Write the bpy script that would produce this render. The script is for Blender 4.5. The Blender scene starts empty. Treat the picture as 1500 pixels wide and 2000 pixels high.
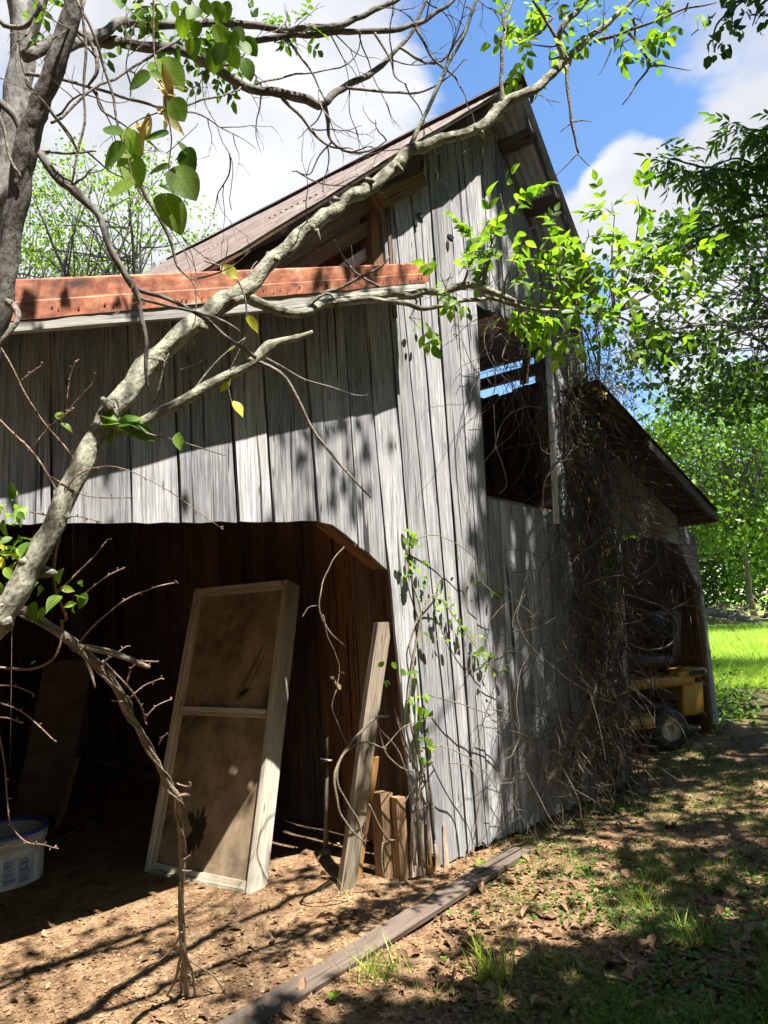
import bpy, math, random
import numpy as np
from math import radians, sin, cos, pi, atan2, sqrt
from mathutils import Vector, Matrix, noise
random.seed(7); rng = np.random.default_rng(7)
scene = bpy.context.scene

# ------------------------------------------------------------------ camera
PITCH, ROLL, FPX, CAMH = radians(8), radians(3.4), 1386.0, 1.6
fw = Vector((0, cos(PITCH), sin(PITCH))); up0 = Vector((0, -sin(PITCH), cos(PITCH))); rt0 = Vector((1, 0, 0))
RT = rt0*cos(ROLL) - up0*sin(ROLL); UP = rt0*sin(ROLL) + up0*cos(ROLL)
camd = bpy.data.cameras.new('camera'); cam = bpy.data.objects.new('camera', camd); scene.collection.objects.link(cam)
camd.sensor_fit = 'VERTICAL'; camd.sensor_height = 36; camd.lens = FPX/2000*36; camd.clip_start = .05; camd.clip_end = 1500
M = Matrix((RT, UP, -fw)).transposed().to_4x4(); M.translation = Vector((0, 0, CAMH)); cam.matrix_world = M
scene.camera = cam
CAM = Vector((0, 0, CAMH))

# ------------------------------------------------------------------ barn frame of reference
YAW = radians(42)
T = Vector((cos(YAW), sin(YAW), 0)); N = Vector((-sin(YAW), cos(YAW), 0))
def ray(x, y): return fw*FPX + RT*(x-750) + UP*(1000-y)
d_ = ray(850, 1700); P0 = CAM + d_*(-CAMH/d_.z)
def F(t, n, z): return P0 + T*t + N*n + Vector((0, 0, z))
def W(x, y, off=0.0):                      # photo direction met with a plane of the facade -> (t, z)
    d = ray(x, y); Q = P0 - N*off - CAM; s = Q.dot(N)/d.dot(N); p = CAM + d*s
    return (p-P0).dot(T), p.z
def S(x, y, t0):                           # met with a plane across the barn -> (n, z)
    d = ray(x, y); Q = P0 + T*t0 - CAM; s = Q.dot(T)/d.dot(T); p = CAM + d*s
    return (p-P0).dot(N), p.z
def P(x, y, dep): return CAM + ray(x, y)*(dep/FPX)
def sm(x): x = min(1, max(0, x)); return x*x*(3-2*x)
def tn(p): q = p-P0; return q.dot(T), q.dot(N)
def gz0(x, y):
    t = (x-P0.x)*T.x + (y-P0.y)*T.y
    return .32*sm((t-1.0)/5.0)
def gz(x, y):
    h = gz0(x, y); r = sqrt(x*x+y*y)
    if r < 40:
        h += .035*noise.noise(Vector((x*.9, y*.9, 3))) + .02*noise.noise(Vector((x*3, y*3, 7)))*(1 if r < 14 else 0)
    return h
def G(x, y):
    z = 0
    for _ in range(12):
        d = ray(x, y); p = CAM + d*((z-CAMH)/d.z) if d.z < -1e-6 else CAM+d
        z = gz(p.x, p.y)
    return Vector((p.x, p.y, z))
def proj(p):
    q = p-CAM; z = q.dot(fw)
    if z < .05: return None
    return 750+FPX*q.dot(RT)/z, 1000-FPX*q.dot(UP)/z, z

# ------------------------------------------------------------------ light
SUN_EL, SUN_AZ_OFF = radians(64), radians(2)
sh = (-N*cos(SUN_AZ_OFF) + T*sin(SUN_AZ_OFF)).normalized()
SUNV = Vector((sh.x*cos(SUN_EL), sh.y*cos(SUN_EL), sin(SUN_EL)))
sd = bpy.data.lights.new('sun', 'SUN'); sd.energy = 5.0; sd.angle = radians(.53); sd.color = (1, .965, .91)
so = bpy.data.objects.new('sun', sd); scene.collection.objects.link(so)
so.rotation_euler = SUNV.to_track_quat('Z', 'Y').to_euler()
wd = bpy.data.worlds.new('World'); scene.world = wd; wd.use_nodes = True
nt = wd.node_tree; nt.nodes.clear()
def nn(tree, typ, **kw):
    n = tree.nodes.new(typ)
    for k, v in kw.items():
        if k.startswith('i_'):
            n.inputs[k[2:].replace('_', ' ')].default_value = v
        else: setattr(n, k, v)
    return n
sky = nn(nt, 'ShaderNodeTexSky', sky_type='NISHITA'); sky.sun_disc = False
sky.sun_elevation = SUN_EL; sky.sun_rotation = atan2(sh.x, sh.y); sky.air_density = 1.0; sky.dust_density = .3; sky.ozone_density = 2.2
tc = nn(nt, 'ShaderNodeTexCoord')
def math_(tree, op, a, b=None, clamp=False):
    m = tree.nodes.new('ShaderNodeMath'); m.operation = op; m.use_clamp = clamp
    for i, v in enumerate((a, b)):
        if v is None: continue
        if isinstance(v, (int, float)): m.inputs[i].default_value = v
        else: tree.links.new(v, m.inputs[i])
    return m.outputs[0]
nz = nn(nt, 'ShaderNodeTexNoise', i_Scale=3.2, i_Detail=9.0, i_Roughness=.58, i_Distortion=.5)
mp = nn(nt, 'ShaderNodeMapping'); mp.inputs['Scale'].default_value = (1, 1, 1.7); mp.inputs['Location'].default_value = (.3, .1, .4)
nt.links.new(tc.outputs['Generated'], mp.inputs['Vector']); nt.links.new(mp.outputs[0], nz.inputs['Vector'])
cov = None
for (cx, cy, rad_, w) in ((250, 250, .50, .85), (560, 330, .24, .5), (640, 40, .16, .16), (1440, 440, .15, .62), (1330, 600, .16, .42), (1140, 430, .07, .6), (1215, 330, .055, .75), (1480, 800, .2, .2), (1500,60,.12,.2), (800,500,.12,.2), (900, 120, .22, -.35), (700, 230, .08, -.25)):
    dv = ray(cx, cy).normalized()
    dp = nn(nt, 'ShaderNodeVectorMath', operation='DISTANCE'); nt.links.new(tc.outputs['Generated'], dp.inputs[0]); dp.inputs[1].default_value = dv
    r = math_(nt, 'DIVIDE', dp.outputs['Value'], rad_)
    g = math_(nt, 'MULTIPLY', math_(nt, 'SUBTRACT', 1.0, math_(nt, 'POWER', r, 2.0), True), w)
    cov = g if cov is None else math_(nt, 'ADD', cov, g)
cs = math_(nt, 'ADD', math_(nt, 'MULTIPLY', nz.outputs['Fac'], 1.75), cov)
mr = nn(nt, 'ShaderNodeMapRange', interpolation_type='SMOOTHSTEP'); mr.inputs['From Min'].default_value = 1.06; mr.inputs['From Max'].default_value = 1.36
nt.links.new(cs, mr.inputs['Value'])
nz2 = nn(nt, 'ShaderNodeTexNoise', i_Scale=5.0, i_Detail=5.0); nt.links.new(mp.outputs[0], nz2.inputs['Vector'])
cr = nn(nt, 'ShaderNodeValToRGB'); cr.color_ramp.elements[0].position = .3; cr.color_ramp.elements[0].color = (4.1, 4.25, 4.6, 1); cr.color_ramp.elements[1].position = .68; cr.color_ramp.elements[1].color = (6.2, 6.3, 6.6, 1)
nt.links.new(nz2.outputs['Fac'], cr.inputs['Fac'])
hs = nn(nt, 'ShaderNodeHueSaturation', i_Saturation=1.12, i_Value=1.7); nt.links.new(sky.outputs[0], hs.inputs['Color'])
mx = nn(nt, 'ShaderNodeMixRGB'); nt.links.new(mr.outputs[0], mx.inputs['Fac']); nt.links.new(hs.outputs[0], mx.inputs['Color1']); nt.links.new(cr.outputs[0], mx.inputs['Color2'])
bg = nn(nt, 'ShaderNodeBackground'); bg.inputs['Strength'].default_value = .05
nt.links.new(mx.outputs[0], bg.inputs['Color']); ow = nn(nt, 'ShaderNodeOutputWorld'); nt.links.new(bg.outputs[0], ow.inputs['Surface'])
vs = scene.view_settings; vs.view_transform = 'Standard'; vs.look = 'None'; vs.gamma = 1; vs.exposure = 1.78; scene.display_settings.display_device = 'sRGB'
scene.render.engine = 'CYCLES'; scene.cycles.max_bounces = 6; scene.cycles.transparent_max_bounces = 8
scene.render.resolution_x = 768; scene.render.resolution_y = 1024

# ------------------------------------------------------------------ mesh helpers
class MB:
    def __init__(s): s.v = []; s.f = []; s.co = []; s.ti = []; s.smooth = []
    def add(s, vs_, fs, co=None, tint=(.5, .5, .5), smooth=False):
        o = len(s.v); s.v += [tuple(v) for v in vs_]; s.f += [tuple(i+o for i in f) for f in fs]
        s.co += [tuple(c) for c in (co if co is not None else vs_)]
        s.ti += [tint]*len(vs_) if not isinstance(tint, list) else tint
        s.smooth += [smooth]*len(fs)
    def build(s, name, mat, parent=None):
        me = bpy.data.meshes.new(name); me.from_pydata(s.v, [], s.f); n = len(s.v)
        if n:
            a = me.attributes.new('co', 'FLOAT_VECTOR', 'POINT'); a.data.foreach_set('vector', np.array(s.co, dtype=np.float32).ravel())
            a = me.attributes.new('tint', 'FLOAT_COLOR', 'POINT'); t = np.ones((n, 4), np.float32); t[:, :3] = np.array(s.ti, np.float32); a.data.foreach_set('color', t.ravel())
            me.polygons.foreach_set('use_smooth', s.smooth)
        mats = mat if isinstance(mat, (list, tuple)) else [mat]
        for m in mats: me.materials.append(m)
        me.update(); o = bpy.data.objects.new(name, me); scene.collection.objects.link(o)
        if parent: o.parent = parent; o.matrix_parent_inverse = parent.matrix_world.inverted() if False else Matrix.Translation(-parent.location)
        return o
def tag(o, label=None, cat=None, group=None, kind=None):
    if label: o['label'] = label
    if cat: o['category'] = cat
    if group: o['group'] = group
    if kind: o['kind'] = kind
    return o
def thing(name, loc, label, cat, group=None):
    o = bpy.data.objects.new(name, None); scene.collection.objects.link(o); o.location = loc; o.empty_display_size = .1
    return tag(o, label, cat, group)
def rt_(): return (random.random(), random.random(), random.random())

def box(mb, o, ax, ay, az, seg=1, warp=0.0, tint=None, taper=None):
    """box from corner o along ax, ay and (long, subdivided) az; local wood coordinates run along az"""
    tint = tint or rt_(); o = Vector(o); ax = Vector(ax); ay = Vector(ay); az = Vector(az); L = az.length; X = ax.length; Y = ay.length
    ph = random.random()*50; vs_ = []; co = []
    axn = ax.normalized(); ayn = ay.normalized()
    for i in range(seg+1):
        f = i/seg; w = Vector((0, 0, 0))
        if warp: w = axn*warp*noise.noise(Vector((f*2.2, ph, 0))) + ayn*warp*noise.noise(Vector((f*2.2, ph, 9)))
        for (a, b) in ((0, 0), (1, 0), (1, 1), (0, 1)):
            k = 1 if not taper else 1+(taper-1)*f
            j = Vector((0, 0, 0))
            if warp and seg > 1: j = axn*warp*.25*noise.noise(Vector((f*9, ph+a*3, b*5))) 
            vs_.append(o + ax*((a-.5)*k+.5) + ay*((b-.5)*k+.5) + az*f + w + j); co.append((a*X+ph, b*Y+ph*.7, f*L+ph*1.3))
    fs = []
    for i in range(seg):
        b0 = i*4
        for k in range(4):
            k2 = (k+1) % 4; fs.append((b0+k, b0+k2, b0+4+k2, b0+4+k))
    fs.append((3, 2, 1, 0)); e = seg*4; fs.append((e, e+1, e+2, e+3))
    if ax.cross(ay).dot(az) < 0: fs = [tuple(reversed(f)) for f in fs]
    mb.add(vs_, fs, co, tint)

def catmull(pts, sub):
    out = []; n = len(pts)
    for i in range(n-1):
        p0 = pts[max(i-1, 0)]; p1 = pts[i]; p2 = pts[i+1]; p3 = pts[min(i+2, n-1)]
        for k in range(sub):
            u = k/sub
            out.append([.5*((2*b)+(-a+c)*u+(2*a-5*b+4*c-d)*u*u+(-a+3*b-3*c+d)*u**3) for a, b, c, d in zip(p0, p1, p2, p3)])
    out.append(list(pts[-1])); return out
def tube(mb, pts, seg=8, sub=4, jit=0.0, lump=0.0, tint=None, cap=True):
    """pts: (x,y,z,r) world; smooth, tapered, slightly knobbly"""
    if sub > 1: pts = catmull(pts, sub)
    tint = tint or rt_(); ph = random.random()*100; n = len(pts); vs_ = []; co = []; L = 0; prev = None
    C = [Vector(p[:3]) for p in pts]
    if jit:
        for i in range(1, n-1):
            C[i] = C[i] + Vector((noise.noise(C[i]*9+Vector((ph, 0, 0))), noise.noise(C[i]*9+Vector((0, ph, 0))), noise.noise(C[i]*9+Vector((0, 0, ph)))))*jit
    nrm = Vector((.3, .5, .8))
    for i in range(n):
        tg = (C[min(i+1, n-1)] - C[max(i-1, 0)])
        if tg.length < 1e-7: tg = Vector((0, 0, 1))
        tg.normalize(); nrm = (nrm - tg*nrm.dot(tg))
        if nrm.length < 1e-4: nrm = tg.orthogonal()
        nrm.normalize(); bn = tg.cross(nrm); r = max(pts[i][3], .0004)
        if i: L += (C[i]-C[i-1]).length
        for k in range(seg):
            a = 2*pi*k/seg; rr = r
            if lump: rr = r*(1+lump*noise.noise(Vector((cos(a)*1.3+ph, sin(a)*1.3, L/(r*2.2+.01)))))
            vs_.append(C[i]+nrm*cos(a)*rr+bn*sin(a)*rr); co.append((cos(a)*r+ph, sin(a)*r, L))
    fs = []
    for i in range(n-1):
        for k in range(seg):
            k2 = (k+1) % seg; fs.append((i*seg+k, i*seg+k2, (i+1)*seg+k2, (i+1)*seg+k))
    if cap: fs.append(tuple(range(seg-1, -1, -1))); fs.append(tuple(range((n-1)*seg, n*seg)))
    mb.add(vs_, fs, co, tint, smooth=seg > 4)
    return C

# leaves: many small folded blades in one mesh, fast
LEAF_T = {
 'ovate': ([(0, 0), (.34, -.28), (.34, 0), (.34, .28), (.72, -.2), (.74, 0), (.72, .2), (1, 0)], [(0, 1, 2), (0, 2, 3), (1, 4, 5, 2), (2, 5, 6, 3), (4, 7, 5), (5, 7, 6)]),
 'lance': ([(0, 0), (.35, -.17), (.37, 0), (.35, .17), (.7, -.13), (.72, 0), (.7, .13), (1.05, 0)], [(0, 1, 2), (0, 2, 3), (1, 4, 5, 2), (2, 5, 6, 3), (4, 7, 5), (5, 7, 6)]),
 'round': ([(0, 0), (.25, -.36), (.35, 0), (.25, .36), (.72, -.3), (.72, 0), (.72, .3), (1, 0)], [(0, 1, 2), (0, 2, 3), (1, 4, 5, 2), (2, 5, 6, 3), (4, 7, 5), (5, 7, 6)]),
 'far': ([(0, 0), (.5, -.35), (1, 0), (.5, .35)], [(0, 1, 2), (0, 2, 3)]),
}
def leaf_mesh(name, mat, pos, dirs, nrms, size, kind='ovate', parent=None, fold=.35, curl=.25, tints=None):
    pos = np.asarray(pos, float); n = len(pos)
    dirs = np.asarray(dirs, float); nrms = np.asarray(nrms, float); size = np.broadcast_to(np.asarray(size, float), (n,))
    dirs = dirs/np.maximum(np.linalg.norm(dirs, axis=1, keepdims=True), 1e-6)
    side = np.cross(dirs, nrms); side /= np.maximum(np.linalg.norm(side, axis=1, keepdims=True), 1e-6); nr = np.cross(side, dirs)
    tv, tf = LEAF_T[kind]; k = len(tv); V = np.zeros((n, k, 3)); cr_ = curl*(rng.random(n)*1.6-.3)
    for j, (a, b) in enumerate(tv):
        h = fold*abs(b) - cr_*a*a
        V[:, j] = pos + size[:, None]*(dirs*a + side*b + nr*h[:, None] if np.ndim(h) else dirs*a+side*b+nr*h)
    me = bpy.data.meshes.new(name); me.vertices.add(n*k); me.vertices.foreach_set('co', V.astype(np.float32).ravel())
    loops = []; starts = []; tot = []; s = 0
    for f in tf:
        starts.append(s); tot.append(len(f)); s += len(f); loops += list(f)
    loops = np.array(loops); La = (loops[None, :] + (np.arange(n)*k)[:, None]).ravel(); Sa = (np.array(starts)[None, :]+(np.arange(n)*s)[:, None]).ravel(); 
    me.loops.add(len(La)); me.loops.foreach_set('vertex_index', La.astype(np.int32)); me.polygons.add(len(Sa)); me.polygons.foreach_set('loop_start', Sa.astype(np.int32))
    me.update(calc_edges=True)
    t = np.ones((n, k, 4), np.float32); tt = rng.random((n, 3)) if tints is None else np.asarray(tints); t[:, :, :3] = tt[:, None, :]
    a = me.attributes.new('tint', 'FLOAT_COLOR', 'POINT'); a.data.foreach_set('color', t.ravel())
    cc = np.zeros((n, k, 3), np.float32); cc[:, :, 0] = [a for a, b in tv]; cc[:, :, 1] = [b for a, b in tv]; cc[:, :, 2] = rng.random((n, 1))*40
    a = me.attributes.new('co', 'FLOAT_VECTOR', 'POINT'); a.data.foreach_set('vector', cc.ravel())
    me.materials.append(mat); me.validate(); me.update()
    o = bpy.data.objects.new(name, me); scene.collection.objects.link(o)
    if parent: o.parent = parent; o.matrix_parent_inverse = Matrix.Translation(-parent.location)
    return o
def leaf_outline(st):
    v = [(0, 0)]; f = []
    for a, w in st: v += [(a, -w), (a, 0), (a, w)]
    v.append((1, 0)); f += [(0, 1, 2), (0, 2, 3)]
    for i in range(len(st)-1): a = 1+3*i; f += [(a, a+3, a+4, a+1), (a+1, a+4, a+5, a+2)]
    a = 1+3*(len(st)-1); e = len(v)-1; f += [(a, e, a+1), (a+1, e, a+2)]; return v, f
LEAF_T['ovate_fine'] = leaf_outline([(.08, .10), (.2, .2), (.36, .26), (.52, .26), (.68, .20), (.82, .115), (.93, .04)])
LEAF_T['lance_fine'] = leaf_outline([(.1, .07), (.25, .14), (.45, .17), (.65, .145), (.82, .08), (.93, .03)])
LEAF_T['oval_fine'] = leaf_outline([(.05, .14), (.14, .25), (.3, .34), (.48, .36), (.66, .31), (.82, .21), (.93, .10)])
class Leaves:
    def __init__(s): s.p = []; s.d = []; s.n = []; s.s = []
    def one(s, p, d, n, size): s.p.append(tuple(p)); s.d.append(tuple(d)); s.n.append(tuple(n)); s.s.append(size)
    def compound(s, p, d, n, L, pairs=2, ls=.05, sp=.75):
        """pinnate leaf: pairs of leaflets and one at the end"""
        p = Vector(p); d = Vector(d).normalized(); n = Vector(n); n = (n-d*n.dot(d)); n = n.normalized() if n.length > 1e-4 else d.orthogonal(); sd_ = d.cross(n)
        for i in range(pairs):
            q = p+d*L*((i+1)/(pairs+.6)) - n*.0
            for g_ in (-1, 1):
                dd = d*(.45+.3*random.random())+sd_*g_*sp+n*random.uniform(-.25, .15)
                s.one(q, dd, n+Vector((random.uniform(-.3, .3), random.uniform(-.3, .3), random.uniform(-.3, .3))), ls*random.uniform(.75, 1.1))
        s.one(p+d*L, d+n*random.uniform(-.3, .1), n, ls*1.15)
    def build(s, name, mat, kind, parent=None, **kw): return leaf_mesh(name, mat, s.p, s.d, s.n, s.s, kind, parent, **kw)
def rv(): 
    v = Vector((random.gauss(0, 1), random.gauss(0, 1), random.gauss(0, 1))); return v.normalized()

# ------------------------------------------------------------------ materials
def newmat(name):
    m = bpy.data.materials.new(name); m.use_nodes = True; t = m.node_tree; b = t.nodes['Principled BSDF']; return m, t, b
def ramp(t, src, stops):
    r = t.nodes.new('ShaderNodeValToRGB'); e = r.color_ramp.elements
    while len(e) < len(stops): e.new(.5)
    for el, (p, c) in zip(e, stops): el.position = p; el.color = (*c, 1)
    t.links.new(src, r.inputs['Fac']); return r.outputs[0]
def attr(t, name, vec=False):
    a = t.nodes.new('ShaderNodeAttribute'); a.attribute_name = name; return a.outputs['Vector' if vec else 'Color']
def mapping(t, src, scale=(1, 1, 1), loc=(0, 0, 0)):
    m = t.nodes.new('ShaderNodeMapping'); m.inputs['Scale'].default_value = scale; m.inputs['Location'].default_value = loc; t.links.new(src, m.inputs['Vector']); return m.outputs[0]
def noise_(t, vec, scale, detail=4, rough=.55, dist=0):
    n = nn(t, 'ShaderNodeTexNoise', i_Scale=scale, i_Detail=detail, i_Roughness=rough, i_Distortion=dist); t.links.new(vec, n.inputs['Vector']); return n.outputs['Fac']
def mixc(t, f, a, b, mode='MIX'):
    m = t.nodes.new('ShaderNodeMixRGB'); m.blend_type = mode
    for i, v in ((0, f), (1, a), (2, b)):
        if isinstance(v, (int, float)): m.inputs[i].default_value = v
        elif isinstance(v, tuple): m.inputs[i].default_value = (*v, 1)
        else: t.links.new(v, m.inputs[i])
    return m.outputs[0]
def sep(t, c):
    s = t.nodes.new('ShaderNodeSeparateColor'); t.links.new(c, s.inputs[0]); return s.outputs
def bump(t, b, h, strength, dist=.01):
    n = nn(t, 'ShaderNodeBump', i_Strength=strength, i_Distance=dist); t.links.new(h, n.inputs['Height']); t.links.new(n.outputs[0], b.inputs['Normal'])

def wood(name, dark, mid, light, stain=(.16, .085, .04), stain_amt=.25, grain=1.0, rough=.85, bstr=.6, crack=1.0):
    m, t, b = newmat(name); co = attr(t, 'co', True); ti = sep(t, attr(t, 'tint'))
    n1 = noise_(t, mapping(t, co, (105*grain, 105*grain, 2.3)), 1, 7, .66, .35)
    n2 = noise_(t, mapping(t, co, (260*grain, 260*grain, 9)), 1, 3, .6)
    n3 = noise_(t, mapping(t, co, (9, 9, .9)), 1, 4, .55)
    n4 = noise_(t, mapping(t, co, (30*grain, 30*grain, .7), (5, 2, 1)), 1, 2, .5, .4)
    c = ramp(t, n1, [(.28, dark), (.47, mid), (.68, light)])
    c = mixc(t, .55, c, ramp(t, n2, [(.35, (.45, .45, .45)), (.6, (1, 1, 1))]), 'MULTIPLY')
    st = ramp(t, n3, [(.52, (0, 0, 0)), (.72, (1, 1, 1))])
    c = mixc(t, math_(t, 'MULTIPLY', st, stain_amt), c, stain)
    n5 = noise_(t, mapping(t, co, (5, 5, 1.6), (9, 1, 4)), 1, 5, .6)
    c = mixc(t, 1.0, c, ramp(t, n5, [(.36, (.74, .74, .75)), (.5, (1, 1, 1)), (.68, (1.1, 1.09, 1.08))]), 'MULTIPLY')
    ck = ramp(t, n4, [(.34, (0, 0, 0)), (.365, (1, 1, 1))])     # long drying cracks
    ckm = mixc(t, crack, (1, 1, 1), ck)
    c = mixc(t, 1, c, mixc(t, .8, (1, 1, 1), ckm), 'MULTIPLY')
    nl = nn(t, 'ShaderNodeTexVoronoi', i_Scale=1.0); t.links.new(mapping(t, co, (16, 16, 3.1)), nl.inputs['Vector'])      # knots and nail stains
    kn = ramp(t, nl.outputs['Distance'], [(.05, (.22, .18, .15)), (.13, (1, 1, 1))])
    c = mixc(t, .85, c, kn, 'MULTIPLY')
    v = math_(t, 'ADD', math_(t, 'MULTIPLY', ti[0], .5), .74)
    cb = nn(t, 'ShaderNodeHueSaturation'); t.links.new(c, cb.inputs['Color']); t.links.new(v, cb.inputs['Value']); t.links.new(math_(t, 'ADD', math_(t, 'MULTIPLY', ti[1], .8), .6), cb.inputs['Saturation'])
    t.links.new(cb.outputs[0], b.inputs['Base Color']); b.inputs['Roughness'].default_value = rough; b.inputs['Specular IOR Level'].default_value = .2
    hh = math_(t, 'ADD', math_(t, 'MULTIPLY', n1, .6), math_(t, 'ADD', math_(t, 'MULTIPLY', n2, .25), math_(t, 'MULTIPLY', ck, .5)))
    bump(t, b, hh, bstr, .006); return m
M_siding = wood('weathered_siding', (.105, .104, .105), (.31, .306, .305), (.52, .512, .508), (.21, .145, .10), .3)
M_inner = wood('brown_inner_boards', (.045, .026, .017), (.12, .074, .048), (.21, .14, .09), (.04, .024, .016), .5)
M_beam = wood('brown_beams', (.07, .04, .022), (.16, .10, .06), (.24, .165, .105), (.06, .03, .015), .4)
M_purlin = wood('grey_brown_purlin', (.05, .042, .035), (.12, .10, .085), (.19, .165, .14), (.05, .03, .02), .2)
M_batten = wood('sunlit_batten_wood', (.40, .38, .30), (.62, .59, .50), (.78, .75, .66), (.25, .2, .12), .2)  # batten lies in shade, side sunlight is put into its pale colour
M_lumber = wood('old_brown_lumber', (.12, .088, .052), (.235, .18, .115), (.34, .275, .185), (.13, .085, .05), .4)
M_rot = wood('orange_rotten_wood', (.15, .08, .036), (.34, .205, .11), (.48, .33, .20), (.28, .12, .04), .5, crack=1.0)
M_greybeam = wood('silver_fascia', (.13, .125, .115), (.30, .29, .265), (.46, .45, .42), (.2, .15, .1), .2)
M_plank = wood('ground_plank', (.07, .045, .03), (.145, .10, .07), (.22, .16, .115), (.11, .06, .03), .4)
M_paint = wood('peeling_cream_paint', (.30, .27, .21), (.50, .46, .38), (.62, .58, .50), (.20, .15, .10), .35, crack=.5, bstr=.25)

def bark(name, dark, light, lichen, scale=1.0, lich=.5):
    m, t, b = newmat(name); co = attr(t, 'co', True)
    n1 = noise_(t, mapping(t, co, (60*scale, 60*scale, 28*scale)), 1, 7, .65)
    n2 = noise_(t, mapping(t, co, (14*scale, 14*scale, 9*scale)), 1, 5, .6, .4)
    c = ramp(t, n1, [(.3, dark), (.66, light)])
    k = ramp(t, n2, [(.5-.06, (0, 0, 0)), (.6, (1, 1, 1))])
    c = mixc(t, math_(t, 'MULTIPLY', k, lich), c, lichen)
    v = nn(t, 'ShaderNodeTexVoronoi', i_Scale=1.0); t.links.new(mapping(t, co, (75*scale, 75*scale, 40*scale)), v.inputs['Vector'])
    c = mixc(t, .7, c, ramp(t, v.outputs['Distance'], [(.12, (.35, .33, .3)), (.3, (1, 1, 1))]), 'MULTIPLY')
    t.links.new(c, b.inputs['Base Color']); b.inputs['Roughness'].default_value = .9; b.inputs['Specular IOR Level'].default_value = .15
    bump(t, b, math_(t, 'ADD', n1, math_(t, 'MULTIPLY', v.outputs['Distance'], .4)), .8, .01); return m
M_bark = bark('grey_green_bark', (.055, .048, .036), (.24, .215, .16), (.36, .36, .26), 1.25, .75)
M_barkdark = bark('dark_rough_bark', (.05, .042, .036), (.17, .15, .13), (.24, .235, .20), .8, .35)
M_barkpale = bark('pale_spotted_bark', (.10, .09, .08), (.34, .32, .29), (.42, .41, .38), .5, .5)
M_twig = bark('twig_bark', (.10, .08, .065), (.24, .20, .165), (.28, .26, .22), 2, .3)
M_redtwig = bark('red_brown_twig', (.14, .075, .05), (.34, .22, .16), (.40, .33, .27), 3, .3)
M_vine = bark('dry_vine_bark', (.10, .075, .05), (.28, .22, .15), (.36, .31, .23), 3, .4)
M_vinedark = bark('dull_vine_bark', (.04, .032, .022), (.13, .105, .072), (.19, .165, .125), 3, .3)

def leafmat(name, a, b_, trans=.5, tcol=None, rough=.5):
    m, t, b = newmat(name); ti = sep(t, attr(t, 'tint'))
    c = mixc(t, ti[0], a, b_)
    hs_ = nn(t, 'ShaderNodeHueSaturation'); t.links.new(c, hs_.inputs['Color']); t.links.new(math_(t, 'ADD', math_(t, 'MULTIPLY', ti[1], .6), .7), hs_.inputs['Value'])
    c = hs_.outputs[0]; co = attr(t, 'co', True); sx = t.nodes.new('ShaderNodeSeparateXYZ'); t.links.new(co, sx.inputs[0])
    rib = ramp(t, math_(t, 'ABSOLUTE', sx.outputs[1]), [(.006, (1.5, 1.5, 1.35)), (.02, (1, 1, 1))])
    vv = math_(t, 'SINE', math_(t, 'MULTIPLY', math_(t, 'SUBTRACT', sx.outputs[0], math_(t, 'MULTIPLY', math_(t, 'ABSOLUTE', sx.outputs[1]), .9)), 52))
    c = mixc(t, 1, c, rib, 'MULTIPLY'); c = mixc(t, .5, c, ramp(t, vv, [(.0, (.78, .80, .75)), (.8, (1, 1, 1))]), 'MULTIPLY')
    c = mixc(t, .6, c, ramp(t, noise_(t, mapping(t, co, (6, 6, 1)), 1, 4, .6), [(.34, (.62, .55, .35)), (.5, (1, 1, 1))]), 'MULTIPLY')
    t.links.new(c, b.inputs['Base Color']); b.inputs['Roughness'].default_value = rough; b.inputs['Specular IOR Level'].default_value = .35
    tr = t.nodes.new('ShaderNodeBsdfTranslucent'); cc = mixc(t, 1, c, tcol or (1.6, 1.7, .6), 'MULTIPLY'); t.links.new(cc, tr.inputs['Color'])
    ms = t.nodes.new('ShaderNodeMixShader'); ms.inputs[0].default_value = trans; t.links.new(b.outputs[0], ms.inputs[1]); t.links.new(tr.outputs[0], ms.inputs[2])
    t.links.new(ms.outputs[0], t.nodes['Material Output'].inputs['Surface']); return m
M_leafbright = leafmat('young_green_leaf', (.07, .16, .014), (.24, .36, .04), .5)
M_leafmid = leafmat('green_leaf', (.06, .13, .018), (.12, .22, .03), .45)
M_leafdark = leafmat('dark_backlit_leaf', (.022, .05, .010), (.075, .15, .022), .36)  # darkened leaf colour carries the backlit shade of the big right tree
M_leafthick = leafmat('dull_thicket_leaf', (.035, .06, .014), (.09, .14, .025), .35)
M_leafyel = leafmat('yellow_leaf', (.42, .40, .03), (.50, .46, .06), .5, (1.3, 1.3, .5))
M_leaffar = leafmat('meadow_edge_leaf', (.08, .17, .02), (.20, .32, .05), .35)
M_blossom = leafmat('yellow_blossom', (.55, .42, .12), (.7, .62, .35), .4, (1.2, 1.1, .7))
M_dead = leafmat('dead_leaf', (.09, .046, .022), (.32, .20, .11), .15, (1, .8, .6), .8)
M_grass = leafmat('grass_blade', (.05, .10, .02), (.14, .21, .045), .4)

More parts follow.
